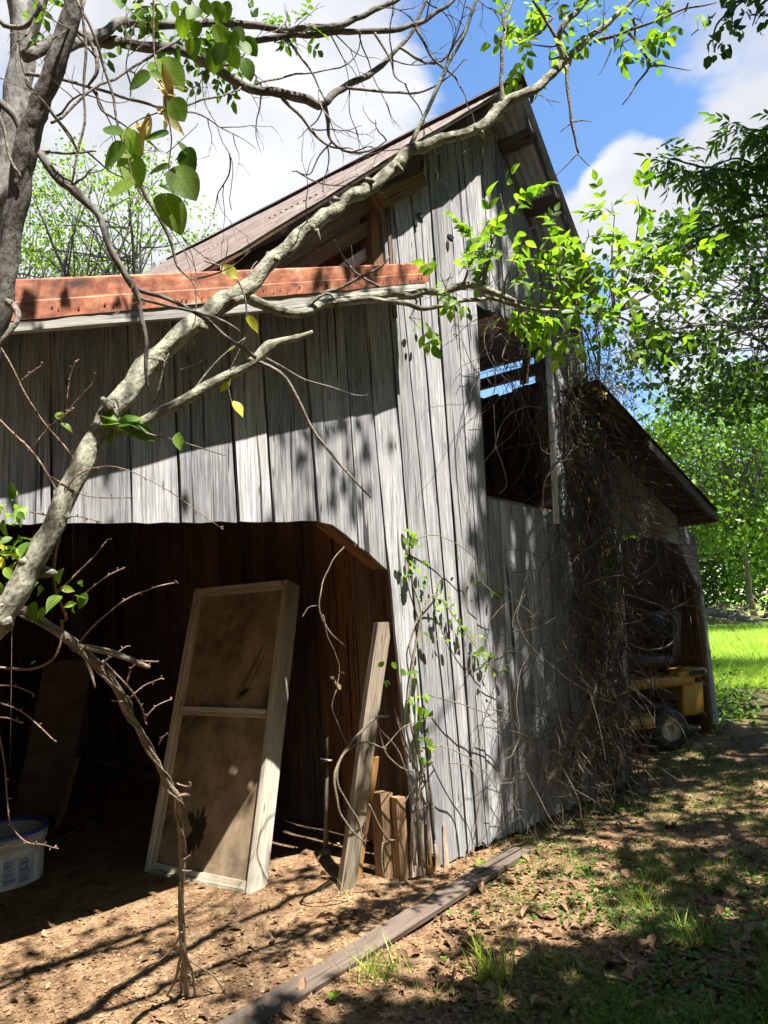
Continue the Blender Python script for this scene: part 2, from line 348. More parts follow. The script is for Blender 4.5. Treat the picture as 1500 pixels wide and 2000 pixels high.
def rust(name, cols, stripes=False, metal=.0):
    m, t, b = newmat(name); co = attr(t, 'co', True)
    n1 = noise_(t, mapping(t, co, (9, 9, 9)), 1, 8, .65, .3); n2 = noise_(t, mapping(t, co, (45, 45, 8)), 1, 5, .6)
    c = ramp(t, n1, cols); c = mixc(t, .55, c, ramp(t, n2, [(.3, (.45, .42, .4)), (.62, (1.1, 1.1, 1.1))]), 'MULTIPLY')
    t.links.new(c, b.inputs['Base Color']); b.inputs['Roughness'].default_value = .7; b.inputs['Metallic'].default_value = metal
    bump(t, b, n1, .3, .004); return m
def rustcap():
    m = rust('orange_rust', [(.32, (.08, .03, .018)), (.42, (.27, .075, .028)), (.52, (.40, .13, .05)), (.62, (.46, .21, .10)), (.7, (.52, .40, .28))]); t = m.node_tree; b = t.nodes['Principled BSDF']; src = b.inputs['Base Color'].links[0].from_socket; co = attr(t, 'co', True)
    dr = ramp(t, noise_(t, mapping(t, co, (9, 9, 3.2)), 1, 6, .65, .8), [(.34, (.30, .24, .22)), (.50, (1, 1, 1))]); c = mixc(t, .6, src, dr, 'MULTIPLY')
    c = mixc(t, .8, c, ramp(t, noise_(t, co, 3.2, 5, .6), [(.36, (.5, .42, .4)), (.6, (1.1, 1.1, 1.1))]), 'MULTIPLY'); t.links.new(c, b.inputs['Base Color']); return m
M_rustcap_unused = None
M_rustcap = rustcap() if True else rust('orange_rust', [(.32, (.045, .02, .014)), (.43, (.14, .042, .02)), (.53, (.24, .078, .033)), (.62, (.30, .13, .065)), (.72, (.38, .28, .20))])
M_rustroof = rust('faded_red_roofing', [(.3, (.07, .045, .035)), (.44, (.14, .092, .070)), (.56, (.20, .155, .125)), (.72, (.30, .275, .25))], metal=.15)
M_zinc = rust('grey_zinc_underside', [(.3, (.24, .25, .25)), (.5, (.38, .40, .40)), (.75, (.50, .53, .53))], metal=.1)
M_darktin = rust('shaded_tin_underside', [(.3, (.025, .02, .018)), (.5, (.05, .042, .036)), (.75, (.085, .075, .065))])  # dark copy of the zinc, shed roof shade put into the colour
def plain(name, c, rough=.6, metal=0, nscale=20, amt=.25, spec=.4, dirt=None):
    m, t, b = newmat(name); g = nn(t, 'ShaderNodeTexCoord'); n1 = noise_(t, g.outputs['Object'], nscale, 5, .6)
    lo = tuple(x*(1-amt) for x in c); hi = tuple(min(1, x*(1+amt)) for x in c)
    cc = ramp(t, n1, [(.35, lo), (.65, hi)])
    if dirt: cc = mixc(t, ramp(t, noise_(t, g.outputs['Object'], nscale*.35, 6, .65), [(.48, (0, 0, 0)), (.68, (1, 1, 1))]), cc, dirt)
    t.links.new(cc, b.inputs['Base Color']); b.inputs['Roughness'].default_value = rough; b.inputs['Metallic'].default_value = metal; b.inputs['Specular IOR Level'].default_value = spec
    bump(t, b, n1, .15, .003); return m
M_nail = plain('rusty_nail', (.10, .05, .035), .6, .4)
M_screen = plain('dusty_tan_panel', (.30, .225, .145), .55, 0, 7, .22, .25, dirt=(.085, .06, .04))
M_white = plain('white_plastic', (.70, .71, .73), .45, 0, 12, .12, .4, dirt=(.30, .27, .23))
M_blue = plain('blue_plastic', (.035, .07, .42), .35, 0, 20, .15, .5)
M_labelblue = plain('faded_label_blue', (.16, .19, .28), .7, 0, 40, .15)
M_labelgrey = plain('faded_label_grey', (.42, .46, .54), .7, 0, 60, .2)
M_mowyel = plain('yellow_enamel', (.40, .22, .02), .35, 0, 9, .12, .5, dirt=(.35, .19, .04))
M_black = plain('black_rubber', (.018, .018, .02), .5, 0, 30, .2)
M_seat = plain('black_vinyl', (.022, .022, .026), .35, 0, 15, .2, .5)
M_steel = plain('dull_steel', (.16, .13, .10), .55, .5, 30, .35)
M_paleplastic = plain('pale_hub_plastic', (.30, .28, .20), .5, 0, 20, .2)
M_cardboard = plain('dark_cardboard', (.12, .085, .06), .85, 0, 8, .3)
M_stone = plain('rough_stone', (.26, .235, .20), .9, 0, 14, .35)

# ------------------------------------------------------------------ ground
def ground_sheet():
    n = 250; c = 1.1; U = math.asinh(260/c); xs = [c*math.sinh(-U+2*U*i/n) for i in range(n+1)]
    vs_ = []; fs = []
    for j in range(n+1):
        for i in range(n+1):
            x = xs[i]+.8; y = xs[j]+4.6; vs_.append((x, y, gz(x, y)))
    for j in range(n):
        for i in range(n):
            a = j*(n+1)+i; fs.append((a, a+1, a+n+2, a+n+1))
    mb = MB(); mb.add(vs_, fs, smooth=True); return mb
m, t, b = newmat('clay_and_litter'); co = attr(t, 'co', True)
c = ramp(t, noise_(t, co, 7, 9, .7), [(.3, (.10, .056, .030)), (.42, (.23, .138, .074)), (.54, (.34, .22, .125)), (.7, (.43, .30, .18))])
c = mixc(t, .8, c, ramp(t, noise_(t, co, 60, 4, .7), [(.32, (.4, .36, .32)), (.6, (1.05, 1.05, 1.05))]), 'MULTIPLY')
vz = nn(t, 'ShaderNodeTexVoronoi', i_Scale=38.0); t.links.new(co, vz.inputs['Vector'])
c = mixc(t, .35, c, ramp(t, vz.outputs['Distance'], [(.1, (.5, .4, .3)), (.5, (1, 1, 1))]), 'MULTIPLY')
dd = nn(t, 'ShaderNodeVectorMath', operation='DOT_PRODUCT'); t.links.new(co, dd.inputs[0]); dd.inputs[1].default_value = (T.x*.75-N.x*.25, T.y*.75-N.y*.25, 0)
side = math_(t, 'ADD', math_(t, 'MULTIPLY', math_(t, 'SUBTRACT', dd.outputs['Value'], 2.6+P0.dot(T)*.75-P0.dot(N)*.25), .35), math_(t, 'MULTIPLY', noise_(t, co, 1.6, 5, .6), .9))
gr = ramp(t, side, [(.35, (0, 0, 0)), (.75, (1, 1, 1))])
c = mixc(t, math_(t, 'MULTIPLY', gr, .8), c, mixc(t, noise_(t, co, 30, 4, .7), (.028, .032, .013), (.075, .078, .032)))
t.links.new(c, b.inputs['Base Color']); b.inputs['Roughness'].default_value = .95; b.inputs['Specular IOR Level'].default_value = .1
bump(t, b, math_(t, 'ADD', noise_(t, co, 40, 6, .7), math_(t, 'MULTIPLY', vz.outputs['Distance'], .5)), .9, .03); M_ground = m
tag(ground_sheet().build('ground', M_ground), kind='structure')
m, t, b = newmat('mown_lawn'); co = attr(t, 'co', True)
c = ramp(t, noise_(t, mapping(t, co, (1, 1, 1)), .7, 6, .6), [(.35, (.14, .24, .03)), (.5, (.24, .36, .045)), (.68, (.40, .44, .09))])
c = mixc(t, .6, c, ramp(t, noise_(t, co, 25, 4, .7), [(.3, (.5, .55, .4)), (.6, (1, 1, 1))]), 'MULTIPLY')
t.links.new(c, b.inputs['Base Color']); b.inputs['Roughness'].default_value = .9; bump(t, b, noise_(t, co, 50, 4, .7), 1, .05); M_lawn = m
mb = MB(); vs_ = []; fs = []; nx = 70
for j in range(nx+1):
    for i in range(nx+1):
        u = i/nx; v = j/nx; y = 10.4+ (v**1.8)*150; x = 4.6 + (y-11)*.32 + u**1.5*(30+y*1.6)
        e = (1-v)**8*noise.noise(Vector((x*1.1, 3, 1)))*1.2; vs_.append((x, y+e, gz(x, y+e)+.006+.024*sm(v*3)))
for j in range(nx):
    for i in range(nx): a = j*(nx+1)+i; fs.append((a, a+1, a+nx+2, a+nx+1))
mb.add(vs_, fs, smooth=True); tag(mb.build('lawn', M_lawn), kind='structure')

# ------------------------------------------------------------------ barn
barn = thing('barn', P0, 'old weathered grey board barn with steep rusty tin roof and open shed wings', 'barn')
bpy.context.view_layer.update()
OV = .30; OVR = .37; RISE = .19; DEEP = 6.2
def lin(p, q): b = (q[1]-p[1])/(q[0]-p[0]); return (p[1]-b*p[0], b)
aL, bL = lin(W(812, 285, OV), W(456, 498, OV)); aR, bR = lin(W(1022, 176, OVR), W(1117, 430, OVR))
tPk = (aR-aL)/(bL-bR); zPk = aL+bL*tPk
tLe = W(384, 527, OV)[0]; tRe = W(1172, 590, OVR)[0]
def zroof(t): return min(aL+bL*t, aR+bR*t)
pa, pb = W(0, 556, .3), W(830, 519, .3)
aF, bF = lin(pa, pb)                                    # top of the left shed rake
q1, q2 = W(1250, 828, .4), W(1403, 996, .4); aS, bS = lin(q1, q2); tSe = q2[0]
T1 = W(1138, 700)[0]-.03
print('ridge', tPk, zPk, 'slopes', bL, bR, 'eaves', tLe, tRe, 'shed', aF, bF, aS, bS, tSe, 'T1', T1)
print('slots', [S(*p, T1) for p in ((939, 775), (1064, 745), (938, 760), (1064, 725), (937, 742), (1062, 705), (936, 722), (1055, 690))], 'zR(T1)', zroof(T1), 'zS(T1)', aS+bS*T1)
def L2(x1, y1, x2, y2, off=0):
    """a board joint seen at two photo points -> t = a + b z on the facade"""
    p, q = W(x1, y1, off), W(x2, y2, off); b = (q[0]-p[0])/(q[1]-p[1]); return (p[0]-b*p[1], b)
def boards(mb, lines, zb, zt, off=0.0, th=.022, gap=.006, rows=16, K=3, jag=.012, stain=None):
    for i in range(len(lines)-1):
        (a0, b0), (a1, b1) = lines[i], lines[i+1]; g = gap*random.uniform(.5, 2.2); tint = rt_(); ph = random.random()*60; dz = random.uniform(-.006, .006); tilt = random.uniform(-.006, .006)
        gridv = []; 
        for r in range(rows+1):
            for k in range(K+1):
                s = k/K; z = 1.5
                def tt(z):
                    l = a0+b0*z+g*.5; h = a1+b1*z-g*.5
                    e = .0035*noise.noise(Vector((z*5, ph, s*3)))
                    return l*(1-s)+h*s+e
                zlo = 1.
                for _ in range(5): zlo = zb(tt(zlo))
                zhi = 4.
                for _ in range(5): zhi = zt(tt(zhi))
                jb = jag*noise.noise(Vector((s*4+ph*3, i, 2)))*2 + (jag*.8*(random.random()-.5) if r == 0 else 0)
                zlo += jb; z = zlo+(zhi-zlo)*r/rows
                gridv.append((tt(z), z, dz+tilt*(s-.5)+.006*noise.noise(Vector((ph, z*1.3, s)))+.004*noise.noise(Vector((ph+9, z*4, s*2)))))
        nv = len(gridv); vs_ = [F(t_, -off-n_, z_) for t_, z_, n_ in gridv] + [F(t_, -off-n_+th, z_) for t_, z_, n_ in gridv]
        co = [(t_+ph, n_, z_+ph*3) for t_, z_, n_ in gridv]; co = co+[(a, b+th, c) for a, b, c in co]
        fs = []; w = K+1
        for r in range(rows):
            for k in range(K):
                a = r*w+k; fs.append((a, a+1, a+w+1, a+w)); a += nv; fs.append((a, a+w, a+w+1, a+1))
            a = r*w; fs.append((a, a+w, a+w+nv, a+nv)); a = r*w+K; fs.append((a, a+nv, a+w+nv, a+w))
        for k in range(K):
            a = k; fs.append((a, a+nv, a+nv+1, a+1)); a = rows*w+k; fs.append((a, a+1, a+1+nv, a+nv))
        mb.add(vs_, fs, co, tint)
def fbeam(mb, p, q, w, off, depth, seg=6, warp=.004):
    """timber lying in the facade between (t,z) points p and q; w across, depth back from off"""
    A = F(p[0], -off, p[1]); B = F(q[0], -off, q[1]); d = B-A; pr = d.cross(N).normalized()
    if pr.z < 0: pr = -pr
    box(mb, A-pr*w/2, pr*w, N*depth, d, seg, warp)

# left shed wing above its opening
zo = lambda x, y: W(x, y)
oA, oB, oC = W(120, 1022), W(642, 1018), W(752, 1108)
def zb_left(t):
    if t < oB[0]: return oA[1]+(oB[1]-oA[1])*(t-oA[0])/(oB[0]-oA[0])
    return oB[1]+(oC[1]-oB[1])*(t-oB[0])/(oC[0]-oB[0])
zt_left = lambda t: aF+bF*t-.09
lw = MB()
ln = [L2(-330, 700, -310, 980), L2(-190, 700, -170, 980), L2(-50, 700, -35, 980), L2(98, 650, 104, 980), L2(251, 700, 258, 1020), L2(340, 700, 352, 1020), L2(452, 800, 465, 1020), L2(516, 740, 534, 1010), L2(600, 720, 622, 1015), L2(674, 660, 699, 1050), L2(720, 700, 757, 1112)]
boards(lw, ln, zb_left, zt_left, gap=.013, jag=.008)
lJ = L2(720, 700, 802, 1560); sm0 = L2(761, 600, 848, 1640)
boards(lw, [lJ, sm0], lambda t: .10, zt_left, gap=.012, jag=.03, rows=26)
lw.build('left_wing_siding', M_siding, barn)
# gable front
tw0, tw1 = L2(931, 600, 949, 970), L2(1062, 640, 1087, 1000)
sill = lin(W(948, 972), W(1085, 1002))
lg = [L2(761, 600, 848, 1640), L2(790, 600, 885, 1550), L2(822, 600, 904, 1550), L2(856, 600, 925, 1550), L2(892, 600, 951, 1550), tw0]
gb = MB()
hb = (W(757, 392), W(832, 352))
def zt_gable(t):
    r = zroof(t)-.05
    if t < hb[1][0]: r = min(r, hb[0][1]+(hb[1][1]-hb[0][1])*(t-hb[0][0])/(hb[1][0]-hb[0][0])-.02)
    return r
boards(gb, lg, lambda t: .03, zt_gable, gap=.009, rows=40, jag=.03)
# above, right of and below the hay door
def between(l0, l1, k, n): return (l0[0]+(l1[0]-l0[0])*k/n, l0[1]+(l1[1]-l0[1])*k/n)
lw_ = [between(tw0, tw1, k, 5) for k in range(6)]
wtop = lin(W(932, 594), W(1064, 655))
boards(gb, lw_, lambda t: wtop[0]+wtop[1]*t, zt_gable, gap=.007, rows=14, jag=.03)
hole = (W(1066, 1350), W(1112, 1340))
def zb_low(t): return hole[0][1] if hole[0][0] < t < hole[1][0]+.02 else .04+gz0(*(F(t, 0, 0).xy))
lc = [between(tw0, tw1, k, 6) for k in range(7)]
boards(gb, lc, lambda t: .03+.05*sm(t-1), lambda t: sill[0]+sill[1]*t, gap=.007, rows=18, jag=.03)
lR = L2(1138, 640, 1222, 1480)
zt_r = lambda t: zroof(t)-.05
boards(gb, [between(tw1, lR, k, 4) for k in range(5)], zb_low, zt_r, gap=.008, rows=36, jag=.04, K=2)
gb.build('gable_siding', M_siding, barn)
# right shed wing
rA, rB, rC = W(1205, 1036), W(1325, 1063), W(1366, 1150)
cor = L2(1352, 1005, 1402, 1400); jam = L2(1366, 1150, 1394, 1400); lE = L2(1214, 1040, 1232, 1430)
rw = MB(); zt_rw = lambda t: min(aS+bS*t-.05, 9)
boards(rw, [lR, between(lR, lE, 1, 2), lE], lambda t: .1+gz0(*(F(t, 0, 0).xy)), zt_rw, gap=.01, rows=24, jag=.04)
def zb_rw(t):
    if t < rB[0]: return rA[1]+(rB[1]-rA[1])*(t-rA[0])/(rB[0]-rA[0])
    return rB[1]+(rC[1]-rB[1])*(t-rB[0])/(rC[0]-rB[0])
l1_ = L2(1325, 1063, 1340, 1300)
boards(rw, [between(lE, l1_, k, 4) for k in range(5)], zb_rw, zt_rw, gap=.008, rows=10, K=2)
boards(rw, [l1_, jam], zb_rw, zt_rw, gap=.006, rows=10)
boards(rw, [jam, cor], lambda t: .3, zt_rw, gap=.004, rows=24)
rw.build('right_wing_siding', M_siding, barn)

# walls that run back into the barn, and the far wall
def sidewall(name, t0, n0, n1, z0, zf, mat, wd=.21, gap=.008, th=.022, skip=()):
    mb = MB(); n = n0; i = 0
    while n < n1:
        w = wd*random.uniform(.75, 1.25)
        if i not in skip:
            zt = zf(n+w/2)
            box(mb, F(t0+random.uniform(-.006, .006), n, z0+random.uniform(-.02, .03)), N*(w-gap*random.uniform(.4, 2)), T*th, Vector((0, 0, zt-z0)), 8, .006)
        n += w; i += 1
    return mb.build(name, mat, barn)
M_crib = wood('lit_brown_crib_boards', (.06, .035, .022), (.17, .108, .07), (.29, .20, .135), (.07, .04, .025), .5)  # lighter copy of the inner boards, light on this wall put into colour
sidewall('crib_wall', .0, .10, 6.0, .05, lambda n: 4.35, M_crib)
sb = lin(*[S(*p, T1) for p in ((939, 777), (1064, 747))])
sidewall('crib_wall', T1, .06, 6.2, .1, lambda n: sb[0]+sb[1]*n, M_inner, gap=.002)
sidewall('shed_side_wall', -3.75, .02, 6.2, .0, lambda n: aF-bF*3.75-.1, M_inner, gap=.003)
tW = cor[0]+cor[1]*1.5-.04
sidewall('shed_side_wall', tW, .06, 6.2, .25, lambda n: aS+bS*tW, M_inner, gap=.004)
mb = MB(); t_ = -3.75
while t_ < 5.0:
    w = random.uniform(.18, .28); zt = max(zroof(t_+w/2)+RISE*6 if tLe < t_ < tRe else 0, aF+bF*t_ if t_ < .3 else 0, aS+bS*t_+.25 if t_ > T1-.3 else 0)
    box(mb, F(t_, 6.15+random.uniform(0, .01), 0), T*(w-.004), N*.022, Vector((0, 0, zt)), 6, .004); t_ += w
mb.build('back_wall', M_inner, barn)

# roofs
def roof(name, under, tA, zA, tB, zB, n0, n1, rise, period=.076, amp=.009, rows=10, jag=.03, th=.012, sheets=.66, mat=M_rustroof, umat=None):
    """corrugated tin: waves across n, laid in overlapping sheets along the slope"""
    sl = Vector((tB-tA, zB-zA)); L = sl.length; nr = Vector((-sl.y, sl.x)).normalized(); nr = nr if nr.y > 0 else -nr
    top = MB(); bot = MB(); cols = int((n1-n0)/period*4); ns = max(1, round(L/1.9)); 
    for si in range(ns):
        f0 = si/ns; f1 = (si+1)/ns + .03; lift = .004*(ns-si)
        for side_, mbx in ((0, top), (1, bot)):
            vs_ = []; co = []; fs = []
            for c in range(cols+1):
                n = n0+(n1-n0)*c/cols; h = amp*sin(2*pi*n/period)
                blk = int((n-n0)/sheets); bh = .012*noise.noise(Vector((blk*3.7, si*5.1, 2)))
                for r in range(rows+1):
                    f = f0+(min(f1, 1.0)-f0)*r/rows
                    e = jag*noise.noise(Vector((f*13, si, 3)))+jag*.6*noise.noise(Vector((f*40, si, 8))) if c == 0 else 0
                    k = h+bh+lift-side_*th+.01*noise.noise(Vector((n*.8, f*6, 4)))
                    vs_.append(F(tA+sl.x*f+nr.x*k, n+e, zA+sl.y*f+nr.y*k+rise*(n-n0))); co.append((n+blk*3.1, f*L*.35, si*2.0))
            w = rows+1
            for c in range(cols):
                for r in range(rows): a = c*w+r; fs.append((a, a+1, a+w+1, a+w))
            if side_ == 0:
                pass
            mbx.add(vs_, fs, co, (.5, .5, .5), smooth=True)
    o = top.build(name, mat, barn)
    u = bot.build(under, umat or M_zinc, o); u.parent = o; u.matrix_parent_inverse = Matrix.Identity(4); u.location = (0, 0, 0)
    return o
def up_mesh(o): return o
zl = lambda t: aL+bL*t
zr = lambda t: aR+bR*t
rf = roof('main_roof', 'roof_underside', tPk-.02, zPk, tLe, zl(tLe), -OV+.012, 6.4, RISE, jag=.05)
rr = roof('main_roof', 'roof_underside', tPk+.02, zPk, tRe, zr(tRe), -OVR, 6.4, RISE, jag=.02)
mb = MB(); s = .16                                     # bent ridge cap
for sgn, b_ in ((-1, bL), (1, bR)):
    k = 1/sqrt(1+b_*b_); A = F(tPk, -OVR-.03, zPk+.06); box(mb, A, Vector(T*sgn*s*k+Vector((0, 0, b_*sgn*s*k))), Vector((0, 0, .004)), N*6.5+Vector((0, 0, RISE*6.5)), 10, .012)
mb.build('ridge_cap', M_rustroof, rf)
def slopebeam(name, t, zf, w, d, mat, n0, n1, parent, drop=.02, rise=RISE):
    """a purlin under the roof at t, running back into the barn"""
    mb = MB(); A = F(t, n0, zf(t)-drop-d+rise*(n0+OV)); b_ = (zf(t+.1)-zf(t))/.1; ax = (T+Vector((0, 0, b_))).normalized()*w
    box(mb, A, ax, Vector((-ax.z*0, 0, d)), N*(n1-n0)+Vector((0, 0, rise*(n1-n0))), 6, .004); return mb.build(name, mat, parent)
# right slope: deep purlins seen from below; positions from the photo
for (x, y) in ((1043, 262), (1088, 358)):
    t_ = W(x, y, OVR-.02)[0]; slopebeam('purlin', t_, zr, .09, .045, M_purlin, -OVR+.02, 6.2, rr, drop=.02)
mb = MB(); A = F(tPk+.1, -OVR+.03, zr(tPk+.1)-.05); B = F(tRe, -OVR+.03, zr(tRe)-.05); box(mb, A, N*.03, Vector((0, 0, -.05)), B-A, 6, .003); mb.build('verge_batten', M_purlin, rr)
k = 0; t_ = tPk-.12
while t_ > tLe:
    e = random.uniform(.0, .14); slopebeam('purlin', t_, zl, .07, .03, M_beam if k % 3 else M_greybeam, -OV+.06+e, 6.2, rf, drop=.03); t_ -= random.uniform(.30, .42); k += 1
# rafters of the front pair and the beams in the open truss left of the gable boards
mb = MB(); fbeam(mb, (tPk, zPk-.17), (tLe+.05, zl(tLe+.05)-.17), .10, -.03, .045); mb.build('rafter', M_beam, rf)
mb = MB(); fbeam(mb, (tPk, zPk-.17), (tRe-.05, zr(tRe-.05)-.17), .10, -.05, .045); mb.build('rafter', M_beam, rr)
def beamobj(name, p1, p2, wpx, off, depth, mat, parent=barn, warp=.006):
    A, B = W(*p1, off), W(*p2, off); q = W(p1[0], p1[1]+wpx, off); w = abs(q[1]-A[1]); mb = MB(); fbeam(mb, A, B, w, off, depth, 8, warp); return mb.build(name, mat, parent)
beamobj('wall_post', (737, 380), (752, 620), 38, -.03, .12, M_beam)
beamobj('wall_post', (757, 388), (773, 620), 8, .012, .03, M_beam)
beamobj('header_beam', (742, 392), (830, 345), 30, .06, .14, M_beam)
beamobj('roof_brace', (545, 545), (742, 432), 26, -.06, .05, M_beam)
beamobj('roof_brace', (640, 545), (742, 478), 20, -.10, .05, M_greybeam)
beamobj('roof_brace', (700, 392), (742, 375), 22, -.04, .05, M_beam)
# left shed roof, its rusty metal cap and the silver board below
lr = roof('shed_roof', 'roof_underside', W(831, 519, .3)[0], aF+bF*W(831, 519, .3)[0], -3.9, aF-bF*3.9, -.3, 6.3, .0, jag=.0)
cap = MB(); A, B = F(pb[0], -.3, pb[1]), F(-3.4, -.3, aF-bF*3.4)
def capmesh():
    n = 160; vs_ = []; co = []; fs = []
    for i in range(n+1):
        f = i/n; t_ = pb[0]+(-3.4-pb[0])*f; zt = aF+bF*t_; hgt = .125+.06*f + .0015*noise.noise(Vector((f*30, 1, 1)))+.003*noise.noise(Vector((f*7, 4, 1)))
        prof = [(-.22, .012), (-.318, .014), (-.328, .004), (-.326, -hgt*.5), (-.329, -hgt*.54), (-.327, -hgt)]
        for j, (n_, dz) in enumerate(prof):
            w = .0035*noise.noise(Vector((f*22, j*.8, 3)))+.0015*noise.noise(Vector((f*80, j, 5)))
            vs_.append(F(t_, n_+w, zt+dz+w)); co.append((t_, n_, dz*2))
    k = 6
    for i in range(n):
        for j in range(k-1): a = i*k+j; fs.append((a, a+k, a+k+1, a+1))
    cap.add(vs_, fs, co, (.5, .5, .5), False)
capmesh(); co_ = cap.build('rusty_edge_cap', M_rustcap, lr)
for i in range(44):
    f = i/44+random.uniform(-.011, .011); t_ = pb[0]-.05+(-3.3-pb[0])*f; zt = aF+bF*t_-(.125+.06*f)*.78+random.uniform(-.012, .012); mb = MB(); c_ = F(t_, -.332, zt); r = random.uniform(.0035, .006)
    tube(mb, [(*c_, r), (*(c_-N*.002), r*.9), (*(c_-N*.003), r*.4)], 7, 1); mb.build('nail_head', M_nail, co_)

mb = MB(); fb0, fb1 = W(828, 568, .3), W(0, 633, .3); d2 = lin(fb0, fb1)
A = F(fb0[0]-.01, -.318, d2[0]+d2[1]*fb0[0]+.03); B = F(-3.4, -.318, d2[0]-d2[1]*3.4+.03); box(mb, A-Vector((0, 0, .075)), Vector((0, 0, .10)), N*.045, B-A, 30, .012); mb.build('silver_rake_board', M_greybeam, lr)
for kk in range(7):
    t_ = pb[0]-.25-kk*.55; mb = MB(); box(mb, F(t_, -.27, aF+bF*t_-.10), T*.05, Vector((0, 0, .06)), N*.3, 2); mb.build('lookout_block', M_greybeam, lr)
# right shed roof
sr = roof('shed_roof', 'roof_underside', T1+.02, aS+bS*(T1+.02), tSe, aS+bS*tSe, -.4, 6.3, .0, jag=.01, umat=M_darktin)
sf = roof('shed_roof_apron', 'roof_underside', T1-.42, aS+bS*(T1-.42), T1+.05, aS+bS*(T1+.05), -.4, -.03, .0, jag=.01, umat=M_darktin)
mb = MB(); A = F(T1+.3, -.39, aS+bS*(T1+.3)-.12); B = F(tSe-.01, -.39, aS+bS*tSe-.12); box(mb, A, Vector((0, 0, .09)), N*.04, B-A, 12, .006); mb.build('rake_board', M_purlin, sr)
mb = MB(); box(mb, F(tSe-.06, -.37, aS+bS*tSe-.12), T*.04, Vector((0, 0, .125)), N*6.6, 6, .01); mb.build('eave_board', M_purlin, sr)
# hay door surround
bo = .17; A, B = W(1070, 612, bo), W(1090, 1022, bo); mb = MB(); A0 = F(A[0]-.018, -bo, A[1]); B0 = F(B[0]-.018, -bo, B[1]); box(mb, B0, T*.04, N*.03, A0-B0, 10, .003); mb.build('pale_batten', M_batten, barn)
for zz in (A[1]-.08, (A[1]+B[1])/2, B[1]+.15):
    mb = MB(); box(mb, F(A[0]+(B[0]-A[0])*(A[1]-zz)/(A[1]-B[1])-.012, -bo+.03, zz), T*.03, N*(bo-.03), Vector((0, 0, .04)), 1); mb.build('batten_spacer', M_purlin, barn)
mb = MB(); A, B = W(1056, 640, -.05), W(1080, 1000, -.05); A0 = F(A[0], .05, A[1]); B0 = F(B[0], .05, B[1]); box(mb, B0, T*.06, N*.09, A0-B0, 6); mb.build('door_post', M_beam, barn)
mb = MB(); A = F(W(948, 972)[0], .03, W(948, 972)[1]-.02); B = F(W(1085, 1002)[0], .03, W(1085, 1002)[1]-.02); box(mb, A, Vector((0, 0, .05)), N*.08, B-A, 4); mb.build('door_sill', M_beam, barn)
# loft side wall: rail between the two open slots, and the plate above them
r0, r1 = lin(S(938, 760, T1), S(1064, 725, T1)), lin(S(937, 742, T1), S(1062, 705, T1)); r2 = lin(S(936, 722, T1), S(1055, 690, T1))
def rail(name, f0, f1, n0=-.0, n1=6.2, th=.06):
    mb = MB(); vs_ = []; 
    A = F(T1+.0, n0, f0[0]+f0[1]*n0); B = F(T1, n1, f0[0]+f0[1]*n1); h0 = (f1[0]+f1[1]*n0)-(f0[0]+f0[1]*n0)
    box(mb, A, T*th, Vector((0, 0, h0)), B-A, 6, .004); return mb.build(name, M_beam, barn)
rail('loft_rail', r0, r1)
rail('wall_plate', r2, (r2[0]+.55, r2[1]), n0=-.0)
mb = MB(); q = S(1020, 712, T1); box(mb, F(T1-.03, q[0]-.05, q[1]-.2), T*.03, N*.07, Vector((0, 0, .45))-N*.1, 3); mb.build('loft_strut', M_beam, barn)
# header of the left opening, posts, chamfer braces
mb = MB(); A = F(-3.7, .04, oA[1]+.03); B = F(oB[0]+.02, .04, oB[1]+.03); box(mb, A, Vector((0, 0, .13)), N*.09, B-A, 8, .004); mb.build('opening_header', M_beam, barn)
mb = MB(); A = F(oB[0], .03, oB[1]-.005); B = F(oC[0]+.01, .03, oC[1]-.005); box(mb, A, Vector((.0, 0, .05)), N*.11, B-A, 3, .003); mb.build('corner_brace', M_beam, barn)
mb = MB(); box(mb, F(-.085, .03, .05), T*.08, N*.10, Vector((0, 0, 3.3))-T*.15, 8, .008); mb.build('jamb_post', M_beam, barn)
mb = MB(); A = F(rA[0], .04, rA[1]+.03); B = F(rB[0]+.02, .04, rB[1]+.03); box(mb, A, Vector((0, 0, .1)), N*.09, B-A, 4, .004); mb.build('opening_header', M_beam, barn)
mb = MB(); tc_ = cor[0]+cor[1]*1.2; box(mb, F(tc_-.11, .03, .2), T*.09, N*.1, Vector((0, 0, 1.9)), 4, .006); mb.build('jamb_post', M_beam, barn)
for (x1, x2, yy, w) in ((330, 560, 1085, 20), (300, 560, 1120, 12)):        # rails on the dark wall behind the shed
    pass

